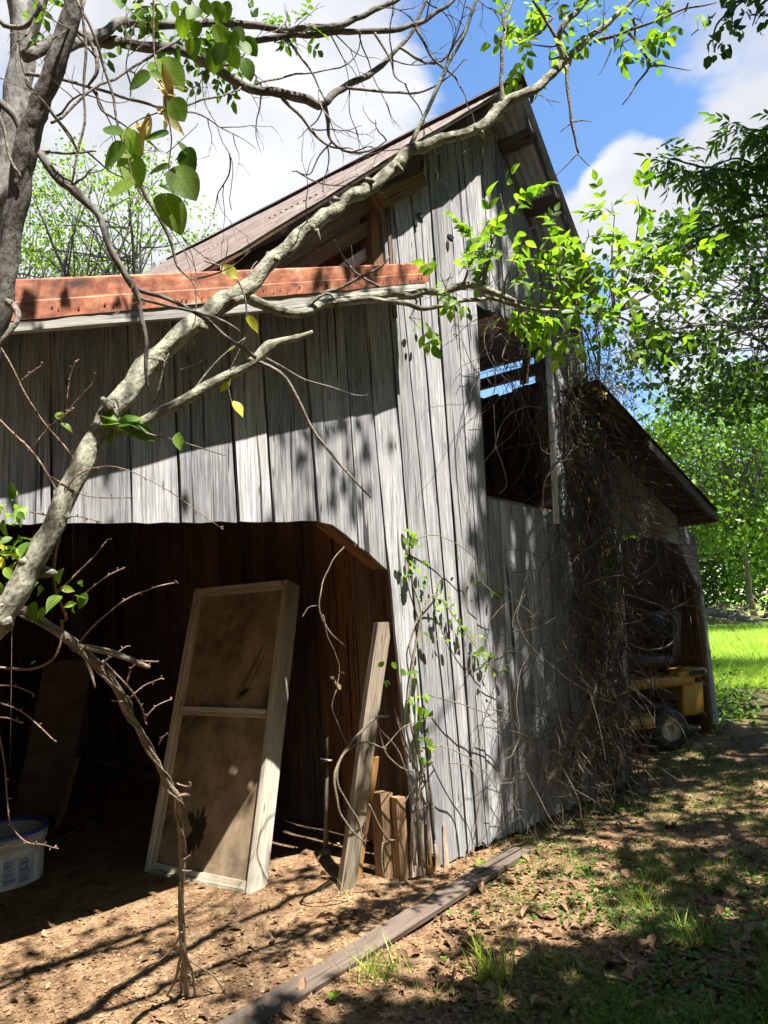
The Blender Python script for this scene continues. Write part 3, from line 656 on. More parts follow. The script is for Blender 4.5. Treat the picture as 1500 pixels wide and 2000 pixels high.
# ------------------------------------------------------------------ things leaning in the shed
def frame_panel(name, BL, BR, TR_, lean, mat, label, dep=.11, sw=.058, mid=.53, full=True, group=None, panel=True):
    BL = Vector(BL); BR = Vector(BR); u = BR-BL; Wd = u.length; u.normalize(); back = Vector((-u.y, u.x, 0)).normalized()
    v = Vector(TR_)-BR; H = v.length; v.normalize(); w = u.cross(v).normalized(); w = w if w.dot(back) > 0 else -w
    th = thing(name, BL, label, 'window frame', group)
    def part(nm, parts, m_, par=th):
        mb = MB()
        for (x0, y0, z0, dx, dy, dz, axis) in parts:
            o = BL+u*x0+v*y0+w*z0; X, Y, Z = u*dx, v*dy, w*dz
            if axis == 'y': box(mb, o, X, Z, Y, 10, .003)
            else: box(mb, o, Z, Y, X, 8, .003)
        return mb.build(nm, m_, par)
    for x0, sg in ((0, 1), (Wd-sw, -1)):
        a = part('stile', [(x0, 0, .0, sw*.55, H, dep, 'y') if sg > 0 else (x0+sw*.45, 0, 0, sw*.55, H, dep, 'y'), (x0+sw*.55, .004, .022, sw*.45, H-.008, dep*.6, 'y') if sg > 0 else (x0, .004, .022, sw*.45, H-.008, dep*.6, 'y')], mat)
    part('top_rail', [(sw, H-sw*.55, .003, Wd-2*sw, sw*.55, dep, 'x'), (sw, H-sw, .022, Wd-2*sw, sw*.42, dep*.6, 'x')], mat)
    part('bottom_rail', [(sw, 0, .003, Wd-2*sw, sw*.5, dep, 'x'), (sw, sw*.52, .024, Wd-2*sw, sw*.7, dep*.55, 'x')], mat)
    if full:
        part('middle_rail', [(sw+.002, H*mid, .008, Wd-2*sw-.004, .032, dep*.5, 'x'), (sw+.002, H*mid-.022, .022, Wd-2*sw-.004, .020, dep*.4, 'x')], mat)
    if panel:
        for (y0, y1) in (((sw*.6, H*mid-.01), (H*mid+.01, H-sw*.5)) if full else ((sw*.6, H-sw*.5),)):
            mb = MB(); box(mb, BL+u*(sw-.005)+v*y0+w*(.045), u*(Wd-2*sw+.01), w*.006, v*(y1-y0), 4); mb.build('dusty_panel', M_screen, th)
    return th
fBL, fBR = G(281, 1702), G(487, 1748); fBL.z -= .01; fBR.z -= .01
tr = P(561, 1132, 5.02)
fr = frame_panel('window_frame', fBL, fBR, tr, 0, M_paint, 'cream painted two pane window frame with dusty tan panels leaning in the shed opening', dep=.145)
M_stain = plain('dark_damp_stain', (.035, .026, .018), .7, 0, 30, .3)
u_ = (fBR-fBL); v_ = (tr-fBR); w_ = u_.cross(v_).normalized(); w_ = w_ if w_.y > 0 else -w_
def stain(fu, fv, su, sv, rag, rot=0):
    mb = MB(); n_ = 40; c = fBL+u_*fu+v_*fv+w_*.0435; un, vn_ = u_.normalized(), (v_-u_.normalized()*v_.dot(u_.normalized())).normalized(); ph = random.random()*40; ring = []
    for i in range(n_):
        a = 2*pi*i/n_; rr = 1+rag*noise.noise(Vector((cos(a)*2.4+ph, sin(a)*2.4, 1)))+rag*.8*noise.noise(Vector((cos(a)*7+ph, sin(a)*7, 4))); x = cos(a)*su*rr; y = sin(a)*sv*rr; ring.append(c+un*(x*cos(rot)-y*sin(rot))+vn_*(x*sin(rot)+y*cos(rot)))
    mb.add(ring+[p+w_*.001 for p in ring], [tuple(range(n_))]+[(i, i+n_, (i+1) % n_+n_, (i+1) % n_) for i in range(n_)]); mb.build('damp_stain', M_stain, fr)
stain(.40, .155, .085, .14, .8)
stain(.66, .60, .055, .02, .9, .5); stain(.70, .68, .004, .20, .3, -.42); stain(.74, .70, .003, .18, .3, -.40); stain(.78, .69, .003, .14, .3, -.38); stain(.34, .10, .04, .05, .9)
ub = (fBR-fBL).normalized(); bk = Vector((-ub.y, ub.x, 0))
frame_panel('window_frame', fBL-ub*.13+bk*.14, fBR-ub*.17+bk*.14, tr-ub*.13+bk*.17-Vector((0, 0, .03)), 0, M_beam, 'dark brown bare frame leaning directly behind the cream window frame', dep=.06, sw=.09, full=False, panel=True)

def plank_thing(name, A, B, w, th_, label, cat, mat, face=None, seg=12, warp=.006, partlist=None):
    """board from A to B, w wide, th_ thick"""
    A = Vector(A); B = Vector(B); d = (B-A); toC = (CAM-A); ax = d.cross(toC).normalized() if face is None else Vector(face).normalized(); ay = ax.cross(d).normalized()
    if ay.dot(toC) > 0: ay = -ay
    mb = MB(); box(mb, A-ax*w/2, ax*w, ay*th_, d, seg, warp); o = mb.build(name, mat); return tag(o, label, cat)
A = G(678, 1738); B = P(752, 1215, A.dot(fw)*1.0+.45-.0)
d0 = (A-CAM).dot(fw)
B = P(752, 1215, d0+.34)
plank_thing('leaning_lumber', A-Vector((0, 0, .03)), B, .095, .08, 'yellowish squared timber leaning against the right jamb of the shed opening', 'lumber', M_lumber, face=Vector((.93, .36, 0)), warp=.004)
A2 = G(697, 1722); B2 = P(733, 1480, (A2-CAM).dot(fw)+.12)
plank_thing('split_lath', A2-Vector((0, 0, .02)), B2, .055, .02, 'short split sunlit lath leaning on the squared timber', 'lath', M_rot, warp=.01, face=Vector((.8, .6, 0)))
def stub(x0, x1, y0, y1, lab, mat, deep=.09):
    A = G(x0, y1); d0 = (A-CAM).dot(fw); B = G(x1, y1); tp = P(x0, y0, d0); mb = MB(); u = (P(x1, y1, d0)-P(x0, y1, d0)); box(mb, A-Vector((0, 0, .05)), Vector((u.x*.9, u.y*.9+.02, 0)), N*deep, Vector((0, 0, tp.z-A.z+.05)), 6, .006)
    return tag(mb.build('post_stub', mat), lab, 'post stub')
stub(752, 779, 1556, 1716, 'short orange wooden post stub, left of the two at the foot of the jamb', M_rot)
stub(783, 803, 1564, 1720, 'narrower orange wooden post stub, right of the two at the foot of the jamb', M_rot, .06)
# screw jack post against the crib wall
A = G(636, 1668); B = P(641, 1440, (A-CAM).dot(fw)+.02); jk = thing('jack_post', A, 'rusty steel screw jack post with a round flange standing by the inner wall', 'jack post')
mb = MB(); tube(mb, [(*A, .018), (*(A.lerp(B, .82)), .018)], 12, 2); mb.build('tube', M_steel, jk)
mb = MB(); C_ = A.lerp(B, .80); tube(mb, [(*C_, .055), (*(C_+Vector((0, 0, .012))), .055)], 16, 1); mb.build('flange', M_steel, jk)
mb = MB(); tube(mb, [(*C_, .012), (*B, .012)], 10, 2); mb.build('screw', M_steel, jk)
mb = MB(); tube(mb, [(*A, .05), (*(A+Vector((0, 0, .02))), .05), (*(A+Vector((0, 0, .05))), .02)], 14, 1); mb.build('foot', M_steel, jk)
# dark boards leaning at the back left
A = G(75, 1600); d0 = (A-CAM).dot(fw); plank_thing('hardboard_sheet', A, P(135, 1290, d0+.5), .42, .01, 'wide dark brown panel leaning at the back left of the shed above the bucket', 'panel', M_cardboard, face=Vector((.95, .3, 0)))
A = G(112, 1618); d0 = (A-CAM).dot(fw); plank_thing('leaning_board', A, P(152, 1480, d0+.25), .045, .03, 'short brown board leaning beside the dark panel in the shed', 'board', M_beam)
# ------------------------------------------------------------------ bucket
def bucket():
    c0 = G(8, 1742); d0 = (c0-CAM).dot(fw)+.20; R = 80/FPX*d0; c0 = P(4, 1750, d0); c0.z = gz(c0.x, c0.y)-.02
    tp = P(6, 1632, d0).z+.03; H = tp-c0.z
    th = thing('bucket', c0, 'white plastic bucket with a blue rim and faded label on the shed floor', 'bucket')
    mb = MB(); prof = [(.90, 0), (.905, .03), (.93, .6), (.955, .78), (1.0, .785), (1.0, .81), (.96, .815), (.965, .86), (1.01, .865), (1.01, .885), (.97, .89), (.975, .955), (.93, .955), (.92, .6), (.90, .2), (0, .19)]
    n = 48; vs_ = []; fs = []
    for j, (r, z) in enumerate(prof):
        for k_ in range(n): a = 2*pi*k_/n; vs_.append(c0+Vector((cos(a)*r*R, sin(a)*r*R, z*H)))
    for j in range(len(prof)-1):
        for k_ in range(n): k2 = (k_+1) % n; fs.append((j*n+k_, j*n+k2, (j+1)*n+k2, (j+1)*n+k_))
    mb.add(vs_, fs, smooth=True); mb.build('body', M_white, th)
    mb = MB(); vs_ = []; fs = []; pr = [(.985, .945), (1.035, .95), (1.04, 1.0), (.99, 1.01), (.93, .99), (.92, .95)]
    for j, (r, z) in enumerate(pr):
        for k_ in range(n): a = 2*pi*k_/n; vs_.append(c0+Vector((cos(a)*r*R, sin(a)*r*R, z*H)))
    for j in range(len(pr)-1):
        for k_ in range(n): k2 = (k_+1) % n; fs.append((j*n+k_, (j+1)*n+k_, (j+1)*n+k2, j*n+k2))
    mb.add(vs_, fs, smooth=True); mb.build('rim', M_blue, th)
    # faded label: blocks of unreadable print
    lb = MB(); dk = MB()
    def patch(mbx, a0, a1, z0, z1, e):
        vs_ = []; fs = []; m_ = 8
        for i in range(m_+1):
            a = a0+(a1-a0)*i/m_
            for z in (z0, z1): r = (.905+(.93-.905)*(z-.03)/.57)*R+e; vs_.append(c0+Vector((cos(a)*r, sin(a)*r, z*H)))
        for i in range(m_): fs.append((2*i, 2*i+2, 2*i+3, 2*i+1))
        mbx.add(vs_, fs)
    A0 = radians(-130)
    patch(lb, A0, A0+1.15, .14, .60, .0015); patch(lb, A0+1.22, A0+2.0, .14, .62, .0015)
    lo = lb.build('label', M_labelgrey, th)
    for col in range(5):
        a = A0+.06+col*.38; z = .56
        while z > .17:
            hh = random.choice((.015, .015, .03, .06)); patch(dk, a, a+.31*random.uniform(.6, 1), z-hh, z, .003); z -= hh+.018
    dk.build('label_print', M_labelblue, lo)
    mb = MB(); pts = []
    for i in range(9):
        a = radians(-170)+radians(150)*i/8; pts.append((*(c0+Vector((cos(a)*R*1.06, sin(a)*R*1.06, H*(.80-.30*sin(pi*i/8))))), .003))
    return th
bucket()

# long plank on the ground from the lower edge to the barn foot
gl = [G(470, 2010), G(700, 1858), G(900, 1738), G(1030, 1668)]
mb = MB(); A = gl[0]+(gl[0]-gl[1])*.35; B = gl[-1]; A.z = gz(A.x, A.y); d = B-A; axp = Vector((-d.y, d.x, 0)).normalized()*.145; A = A+Vector((0, 0, -.012))-axp*.2; box(mb, A, axp, Vector((.008, 0, .026)), d+Vector((0, 0, .02)), 24, .014)
tag(mb.build('ground_plank', M_plank), 'long weathered brown plank lying on the ground toward the barn corner', 'plank')

# ------------------------------------------------------------------ vegetation helpers
def PT(pts):
    out = []
    for x, y, d, r in pts: p = P(x, y, d); out.append((p.x, p.y, p.z, r*d/FPX))
    return out
def shoot(mb, p, d, L, r, lv=None, n=6, wig=.35, droop=-.05, split=2, seg=5, leafs=None, tint=None, depth=0):
    """one twig that wanders and forks; lv(p,d) is called where leaves sit"""
    pts = []; q = Vector(p); d = Vector(d).normalized(); step = L/n
    for i in range(n+1):
        pts.append((q.x, q.y, q.z, max(r*(1-.75*i/n), .0006)))
        if lv and i > 0 and random.random() < .75: lv(q.copy(), d.copy(), i/n)
        d = (d + rv()*wig*.5 + Vector((0, 0, droop))).normalized(); q = q + d*step
        if split and i in (2, 3, 4) and random.random() < .6:
            shoot(mb, q, (d+rv()*.8).normalized(), L*.55*random.uniform(.6, 1.1), r*.6, lv, max(3, n-2), wig, droop, split-1, seg, tint=tint)
    if lv: lv(q.copy(), d.copy(), 1)
    tube(mb, pts, seg, 2, tint=tint)
def crown(lv, mb, base, center, rad, nclump, per, ls, spread, surf=.5, lean=(0, 0, .2), ok=None, branches=True, br=.03, up=.25, gsc=.9, gth=-.22):
    """limbs from base to leaf clumps spread unevenly through an ellipsoid"""
    base = Vector(base); center = Vector(center); k = 0; tries = 0; cl = []
    while k < nclump and tries < nclump*12:
        tries += 1; u = rv(); rr = random.random()**(1/3)*(1-surf)+surf*random.uniform(.75, 1.03)
        c = center+Vector((u.x*rad[0], u.y*rad[1], u.z*rad[2]))*rr
        if noise.noise(c*gsc+Vector((4, 1, 7))) < gth: continue
        if ok and not ok(c): continue
        k += 1; cl.append(c)
        out = (c-center).normalized()
        for i in range(int(per*random.uniform(.5, 1.5))):
            o = Vector((random.gauss(0, 1), random.gauss(0, 1), random.gauss(0, .7)))*spread
            n_ = (Vector((0, 0, 1))*.8+rv()*.8+out*up).normalized()
            lv.one(c+o, rv()+Vector((0, 0, -.35)), n_, ls*random.uniform(.6, 1.25))
    if branches and mb is not None:
        random.shuffle(cl)
        mains = []
        for c in cl[:max(4, len(cl)//14)]:
            m_ = base.lerp(c, .5)+rv()*.12*(c-base).length+Vector((0, 0, .05)); tube(mb, [(*base, br), (*m_, br*.6), (*c, br*.15)], 6, 5, jit=.05); mains.append((base, m_, c))
        for c in cl[len(mains):len(mains)*6]:
            bb, m_, e = random.choice(mains); s_ = m_.lerp(e, random.random()*.7); tube(mb, [(*s_, br*.35), (*(s_.lerp(c, .5)+rv()*.1), br*.2), (*c, br*.06)], 4, 3)
    return cl
def in_frame(p, m=60):
    q = proj(p); return q is not None and -m < q[0] < 1500+m and -m < q[1] < 2000+m

# ------------------------------------------------------------------ the tree that leans across the barn
base = G(-120, 1990); lean_t = thing('leaning_tree', base, 'slim grey green leaning tree crossing the whole barn front, with a leafy right branch', 'tree')
trunk_pts = PT([(-330, 1960, 1.75, 34), (-200, 1560, 1.75, 33), (-90, 1330, 1.78, 32), (0, 1205, 1.8, 31), (60, 1105, 1.85, 29), (115, 1000, 1.9, 28), (170, 890, 1.98, 28), (215, 815, 2.03, 27), (300, 700, 2.2, 25), (370, 640, 2.3, 25), (440, 596, 2.4, 25), (480, 560, 2.45, 22), (540, 505, 2.55, 20), (600, 447, 2.65, 19), (660, 402, 2.75, 18), (720, 367, 2.85, 17), (765, 335, 2.95, 17), (800, 294, 3.0, 16), (860, 276, 3.1, 13), (930, 252, 3.2, 13), (980, 208, 3.3, 16), (1040, 175, 3.35, 12), (1100, 125, 3.45, 10), (1150, 75, 3.55, 8), (1205, 28, 3.6, 6), (1260, -30, 3.7, 5), (1330, -120, 3.9, 3)])
trunk_pts = [(*p[:3], p[3]*.74) for p in trunk_pts]
mb = MB(); tube(mb, trunk_pts, 18, 7, jit=.014, lump=.26)
for p in trunk_pts[3:24]:          # stubs and swollen knots
    for q in range(2):
        d = rv(); c_ = Vector(p[:3])+rv()*.03; tube(mb, [(*c_, p[3]*.55), (*(c_+d*p[3]*1.05), p[3]*.40), (*(c_+d*p[3]*1.5), p[3]*.16)], 7, 3, lump=.3)
mb.build('trunk', M_bark, lean_t)
LB = Leaves(); LY = Leaves(); br = MB(); tw = MB()
def comp(q, d, f):
    dd = (d+rv()*.8+Vector((0, 0, -.25))).normalized(); LB.compound(q, dd, Vector((0, 0, 1))+rv()*.6, random.uniform(.07, .13), random.choice((1, 2, 2, 3)), random.uniform(.042, .068))
dead = PT([(205, 850, 2.03, 15), (262, 828, 2.03, 12), (340, 792, 2.08, 11), (420, 747, 2.14, 11), (490, 708, 2.2, 11), (522, 680, 2.22, 12), (545, 672, 2.25, 7), (580, 660, 2.28, 7), (611, 648, 2.3, 4)])
tube(br, dead, 9, 4, jit=.01, lump=.2)
rb = PT([(470, 575, 2.45, 15), (500, 592, 2.46, 11), (550, 604, 2.5, 10), (600, 603, 2.55, 9), (660, 588, 2.65, 9), (740, 580, 2.75, 9), (800, 575, 2.85, 8), (865, 567, 2.95, 7), (910, 560, 3.0, 7), (960, 570, 3.1, 7), (1020, 590, 3.2, 6), (1080, 604, 3.3, 5), (1140, 612, 3.4, 4), (1200, 615, 3.5, 2)])
C1 = tube(br, rb, 9, 4, jit=.02, lump=.2)
for pl in ([(660, 590, 2.65, 6), (730, 585, 2.7, 5), (790, 592, 2.75, 5), (825, 603, 2.8, 5), (860, 598, 2.85, 4), (910, 586, 2.95, 4), (960, 584, 3.05, 4), (1010, 596, 3.1, 4), (1060, 606, 3.2, 3), (1110, 606, 3.3, 2)],
           [(600, 603, 2.55, 5), (615, 588, 2.55, 4), (640, 572, 2.56, 3), (655, 585, 2.57, 2)], [(625, 575, 2.55, 3), (700, 545, 2.6, 3), (740, 520, 2.6, 2), (760, 500, 2.6, 1)], [(740, 560, 2.7, 3), (690, 530, 2.65, 2), (665, 490, 2.6, 2), (652, 468, 2.6, 1)], [(690, 530, 2.65, 2), (688, 500, 2.64, 1), (686, 480, 2.63, .8)],
           [(800, 292, 3.0, 6), (815, 255, 3.02, 4), (850, 180, 3.05, 4), (885, 110, 3.1, 3.5), (910, 60, 3.1, 3), (935, -10, 3.15, 3)],
           [(980, 208, 3.3, 7), (979, 160, 3.3, 4), (983, 90, 3.32, 4), (990, 30, 3.35, 3), (1010, -20, 3.4, 3)],
           [(1103, 120, 3.45, 6), (1093, 85, 3.45, 6), (1100, 50, 3.45, 6), (1130, 18, 3.5, 6), (1160, -20, 3.5, 5)], [(1093, 85, 3.45, 4), (1070, 45, 3.45, 3), (1040, 0, 3.5, 2.5)],
           [(1105, 130, 3.45, 4), (1110, 180, 3.42, 3), (1116, 235, 3.4, 3), (1130, 300, 3.4, 2)], [(1130, 300, 3.4, 1.8), (1105, 325, 3.4, 1.2), (1085, 345, 3.4, .8)], [(1116, 238, 3.4, 1.8), (1135, 235, 3.4, 1.2), (1155, 238, 3.4, .8)], [(1116, 240, 3.4, 1.4), (1095, 258, 3.4, .8)], [(1130, 302, 3.4, 1.4), (1152, 324, 3.4, .8)],
           [(1160, 80, 3.5, 4), (1200, 72, 3.5, 3), (1240, 55, 3.5, 3), (1290, 35, 3.5, 2), (1350, 15, 3.5, 2), (1400, 5, 3.5, 1)], [(1225, 62, 3.5, 3), (1250, 90, 3.5, 2.5), (1266, 130, 3.5, 2.5), (1240, 170, 3.5, 1.8), (1215, 205, 3.5, 1)], [(1266, 130, 3.5, 2), (1300, 128, 3.5, 1.4), (1350, 137, 3.5, .8)], [(1195, 88, 3.5, 2), (1180, 130, 3.5, 1), (1168, 145, 3.5, .7)],
           [(500, 705, 2.2, 4), (560, 740, 2.2, 4), (600, 820, 2.2, 3), (650, 890, 2.2, 3), (725, 972, 2.2, 1.5)], [(520, 700, 2.2, 2.5), (600, 742, 2.2, 1.6), (680, 768, 2.2, 1.2), (720, 770, 2.2, .7)],
           [(300, 790, 2.03, 3), (330, 690, 2.05, .9)]):
    tube(tw if pl[0][3] < 4.5 else br, PT(pl), 6, 4, jit=.008)
# leafy sprays of the right branch
def spray(x, y, d, n=5, src=None, rr=45):
    if src is None: y += 22
    q = P(x, y, d)
    if src is None:
        s = min(C1, key=lambda c: (c-q).length)
    else: s = P(*src)
    m_ = s.lerp(q, .5)+rv()*.04; tube(tw, [(*s, .006), (*m_, .0045), (*q, .002)], 5, 4, jit=.006)
    for i in range(n):
        d_ = ((q-s).normalized()*.7+rv()).normalized(); e = q+d_*random.uniform(.02, .09)
        tube(tw, [(*q, .002), (*e, .001)], 4, 1)
        comp(e, d_, 1); 
        if random.random() < .25: comp(q.lerp(e, .4)+rv()*.02, rv(), 1)
for (x, y, d, n) in ((985, 392, 3.0, 4), (960, 425, 3.0, 3), (930, 465, 3.0, 5), (965, 462, 3.05, 4), (905, 500, 2.95, 4), (870, 540, 2.9, 5), (1010, 470, 3.1, 3), (1065, 455, 3.15, 2), (1110, 445, 3.2, 3), (1085, 500, 3.2, 4), (1130, 485, 3.25, 3), (1160, 520, 3.3, 5),
                     (1040, 545, 3.2, 5), (1000, 575, 3.15, 5), (1085, 555, 3.3, 6), (1130, 575, 3.3, 6), (1060, 610, 3.25, 4), (1190, 560, 3.4, 5), (1220, 530, 3.45, 4), (1165, 610, 3.4, 5), (1250, 490, 3.5, 5), (1200, 400, 3.45, 5), (1250, 385, 3.5, 3), (1310, 480, 3.5, 5), (1345, 470, 3.5, 3), (1300, 540, 3.5, 5), (1240, 640, 3.4, 4), (1290, 590, 3.5, 4), (1320, 600, 3.5, 3), (1150, 440, 3.3, 4), (1215, 455, 3.4, 4), (1020, 590, 3.1, 3), (1110, 620, 3.3, 4)):
    spray(x, y, d, n)
for (x, y, d, n, s) in ((1060, 30, 3.5, 6, (1070, 45, 3.45)), (1035, 85, 3.5, 5, (1093, 85, 3.45)), (1075, 105, 3.5, 4, (1100, 110, 3.45)), (1010, 60, 3.5, 4, (1070, 45, 3.45)), (1120, 60, 3.5, 4, (1100, 60, 3.45)), (1180, 30, 3.5, 5, (1160, 60, 3.5)), (1215, 85, 3.5, 4, (1200, 72, 3.5)), (1250, 40, 3.5, 4, (1240, 55, 3.5)), (1265, 75, 3.5, 3, (1240, 55, 3.5)), (1290, 15, 3.5, 4, (1290, 35, 3.5)), (1340, 20, 3.5, 3, (1340, 20, 3.5)), (985, 15, 3.4, 3, (985, 60, 3.3)), (1090, 5, 3.5, 4, (1100, 50, 3.45)), (800, 620, 2.85, 2, (800, 580, 2.85))):
    spray(x, y, d, n, s)
for c in C1[30::4]:
    if random.random() < .7: shoot(tw, c, rv()+Vector((0, 0, .3)), random.uniform(.1, .3), .003, None, 5, .5, 0, 1, 4)
for p in trunk_pts[11:24:2]:
    shoot(tw, p[:3], rv(), random.uniform(.08, .25), .003, None, 5, .6, 0, 1, 4)
def L3(L_, x0, y0, x1, y1, d, n=None, tilt=None):
    a, b_ = P(x0, y0, d), P(x1, y1, d+random.uniform(-.02, .02)); dd = b_-a; s = dd.length
    nn_ = (Vector((0, -1, .55))+rv()*.5) if n is None else Vector(n); L_.one(a, dd, nn_, s)
for q in ((232, 822, 190, 798), (232, 826, 176, 812), (228, 832, 272, 808), (232, 834, 262, 848), (216, 834, 214, 868), (254, 830, 304, 860), (250, 826, 290, 830), (345, 868, 350, 842), (350, 862, 340, 878), (352, 858, 362, 866), (345, 846, 352, 880)): L3(LB, *q, 2.0)
tube(tw, PT([(230, 828, 2.0, 2), (300, 850, 2.0, 2), (345, 860, 2.0, 1.5), (440, 890, 2.0, 1)]), 5, 4)
for q in ((480, 615, 508, 648), (462, 676, 440, 692), (450, 738, 430, 766), (455, 783, 476, 812), (432, 518, 466, 548)): L3(LY, *q, 2.15)
tube(tw, PT([(400, 510, 2.2, 1.5), (450, 530, 2.18, 2), (478, 580, 2.15, 2), (480, 650, 2.15, 1.6), (465, 690, 2.15, 1.5), (445, 740, 2.15, 1.2), (456, 800, 2.15, 1)]), 5, 5)
tube(tw, PT([(480, 660, 2.15, 2), (430, 700, 2.15, 2), (395, 740, 2.12, 2), (370, 775, 2.1, 2)]), 5, 5)
br.build('branches', M_bark, lean_t); tw.build('twigs', M_twig, lean_t); LB.build('leaves', M_leafbright, 'ovate_fine', lean_t, curl=.45); LY.build('yellow_leaves', M_leafyel, 'ovate_fine', lean_t)

# ------------------------------------------------------------------ dark forked tree and pale tree at the left edge
def treebase(pts): p = Vector(pts[0][:3]); p.z = gz(p.x, p.y); return p
dk = PT([(-150, 1950, 2.0, 34), (-110, 1400, 2.0, 32), (-60, 900, 2.0, 30), (-25, 700, 2.0, 28), (5, 570, 2.0, 27), (20, 470, 2.0, 25), (38, 370, 2.0, 26), (48, 290, 2.0, 30), (75, 215, 2.0, 25), (105, 140, 2.0, 24), (128, 60, 2.0, 24), (142, -20, 2.0, 23), (150, -120, 2.0, 20)])
dk_t = thing('dark_tree', treebase(dk), 'dark rough barked tree trunk rising at the left edge with long bare drooping twigs', 'tree')
dk = [(*p[:3], p[3]*.76) for p in dk]
mb = MB(); tube(mb, dk, 14, 5, jit=.01, lump=.2); mb.build('trunk', M_barkdark, dk_t)
br = MB(); tw = MB(); LM = Leaves()
top1 = PT([(95, 120, 2.05, 9), (150, 85, 2.2, 9), (200, 62, 2.3, 10), (250, 42, 2.4, 9), (330, 50, 2.5, 8), (420, 46, 2.6, 7), (500, 52, 2.7, 7), (580, 56, 2.8, 6), (660, 48, 2.9, 6), (730, 20, 3.0, 5), (800, -15, 3.1, 4)])
top2 = PT([(50, 110, 2.1, 12), (110, 78, 2.2, 12), (180, 74, 2.3, 11), (260, 90, 2.4, 10), (350, 97, 2.5, 9), (400, 122, 2.6, 9), (470, 163, 2.7, 9), (545, 184, 2.8, 9), (600, 196, 2.85, 9), (632, 203, 2.9, 8), (670, 172, 3.0, 7), (730, 138, 3.1, 6), (780, 92, 3.2, 4), (810, 50, 3.25, 3.5), (830, 0, 3.3, 3)])
top3 = PT([(350, 97, 2.5, 7), (390, 82, 2.6, 6), (480, 80, 2.7, 6), (560, 68, 2.8, 6), (640, 66, 2.9, 6), (720, 64, 3.0, 5), (800, 52, 3.1, 5), (860, 20, 3.2, 4), (900, -20, 3.3, 3)])
thick = PT([(80, 302, 2.0, 8), (110, 345, 1.98, 9), (135, 365, 1.97, 10), (170, 395, 1.95, 8), (195, 430, 1.93, 7), (215, 480, 1.9, 7), (240, 530, 1.9, 7), (262, 565, 1.9, 7), (275, 590, 1.9, 5), (282, 650, 1.9, 4.5), (288, 700, 1.9, 4), (291, 760, 1.9, 2.5)])
CC = [tube(br, q, 8, 4, jit=.012, lump=.22) for q in (top1, top2, top3, thick)]
tube(br, PT([(262, 560, 1.9, 5), (330, 585, 1.92, 4), (400, 620, 1.95, 4), (450, 665, 2.0, 4), (500, 700, 2.05, 4)]), 7, 4, jit=.01)
tube(br, PT([(268, 578, 1.9, 3), (340, 600, 1.9, 3), (420, 622, 1.9, 3), (470, 650, 1.9, 1.5)]), 6, 4, jit=.01)
tube(br, PT([(0, 200, 2.0, 8), (30, 230, 2.0, 7), (45, 270, 2.0, 6)]), 7, 4)
EX = ([(632, 205, 2.9, 5), (640, 240, 2.9, 4), (650, 275, 2.9, 3), (700, 300, 2.9, 2.5), (755, 275, 2.95, 1)], [(548, 186, 2.8, 4), (590, 230, 2.8, 3), (620, 262, 2.8, 3), (650, 290, 2.8, 2), (690, 292, 2.8, 1)], [(650, 277, 2.9, 2), (625, 300, 2.9, 1.6), (605, 340, 2.9, 1.4), (570, 335, 2.9, .9)],
      [(360, 100, 2.5, 4), (440, 130, 2.55, 3), (480, 100, 2.6, 2)], [(50, 150, 2.05, 4), (90, 205, 2.05, 3.5), (125, 255, 2.05, 3), (150, 292, 2.05, 2.5)], [(50, 148, 2.05, 4), (120, 158, 2.1, 3.5), (200, 178, 2.2, 3), (270, 200, 2.3, 3), (340, 205, 2.4, 2.5), (420, 190, 2.5, 2), (470, 170, 2.6, 1.5)],
      [(150, 60, 2.1, 4), (180, 85, 2.1, 4), (188, 140, 2.1, 4), (175, 175, 2.1, 2)], [(166, 0, 1.8, 3), (165, 90, 1.8, 3), (163, 190, 1.8, 2.5), (158, 290, 1.8, 2.5), (140, 360, 1.8, 2)], [(150, -5, 1.9, 3), (185, 70, 1.9, 3), (210, 170, 1.9, 3), (228, 240, 1.9, 2.5), (245, 300, 1.9, 2.5), (285, 380, 1.9, 4), (335, 465, 1.9, 4), (345, 520, 1.9, 2.5), (375, 555, 1.9, 1.6), (375, 640, 1.9, 1)],
      [(185, 175, 2.1, 3), (200, 215, 2.1, 2.5), (232, 242, 2.1, 2)], [(75, 295, 2.0, 3), (140, 295, 2.05, 2.5), (187, 295, 2.1, 2)], [(395, 140, 2.5, 1), (402, 200, 2.5, 1), (430, 260, 2.5, 1), (458, 315, 2.5, 1), (452, 410, 2.5, .8)],
      [(780, 92, 3.2, 3), (850, 125, 3.2, 2.5), (900, 70, 3.2, 2), (925, 10, 3.2, 2)], [(810, 50, 3.2, 3), (850, 120, 3.2, 2.6), (885, 150, 3.2, 2), (900, 170, 3.2, 1)], [(675, 172, 3.0, 3), (760, 180, 3.05, 2.5), (830, 180, 3.1, 2), (870, 150, 3.1, 1.5), (915, 115, 3.1, 1)],
      [(560, 70, 2.8, 3), (600, 130, 2.8, 2.2), (640, 200, 2.8, 1.6)], [(730, 60, 3.0, 3), (760, 110, 3.0, 2), (770, 150, 3.0, 1.5), (795, 165, 3, .8)], [(500, 165, 2.7, 2), (560, 150, 2.8, 2), (630, 140, 2.85, 1.5), (690, 110, 2.9, 1.2), (700, 60, 2.9, 1)], [(0, 40, 2.1, 5), (50, 50, 2.1, 5), (80, 0, 2.1, 5)], [(0, 210, 2, 3), (20, 300, 1.98, 3), (40, 350, 1.97, 3)],
      [(100, 240, 2.0, 3), (200, 165, 2.1, 2.5), (290, 110, 2.2, 2.4), (380, 60, 2.3, 2), (420, 10, 2.4, 2)], [(15, 590, 1.95, 8), (35, 620, 1.93, 6), (5, 665, 1.9, 5), (-30, 700, 1.9, 5)])
for q in EX: CC.append(tube(tw, PT(q), 5, 4, jit=.014))
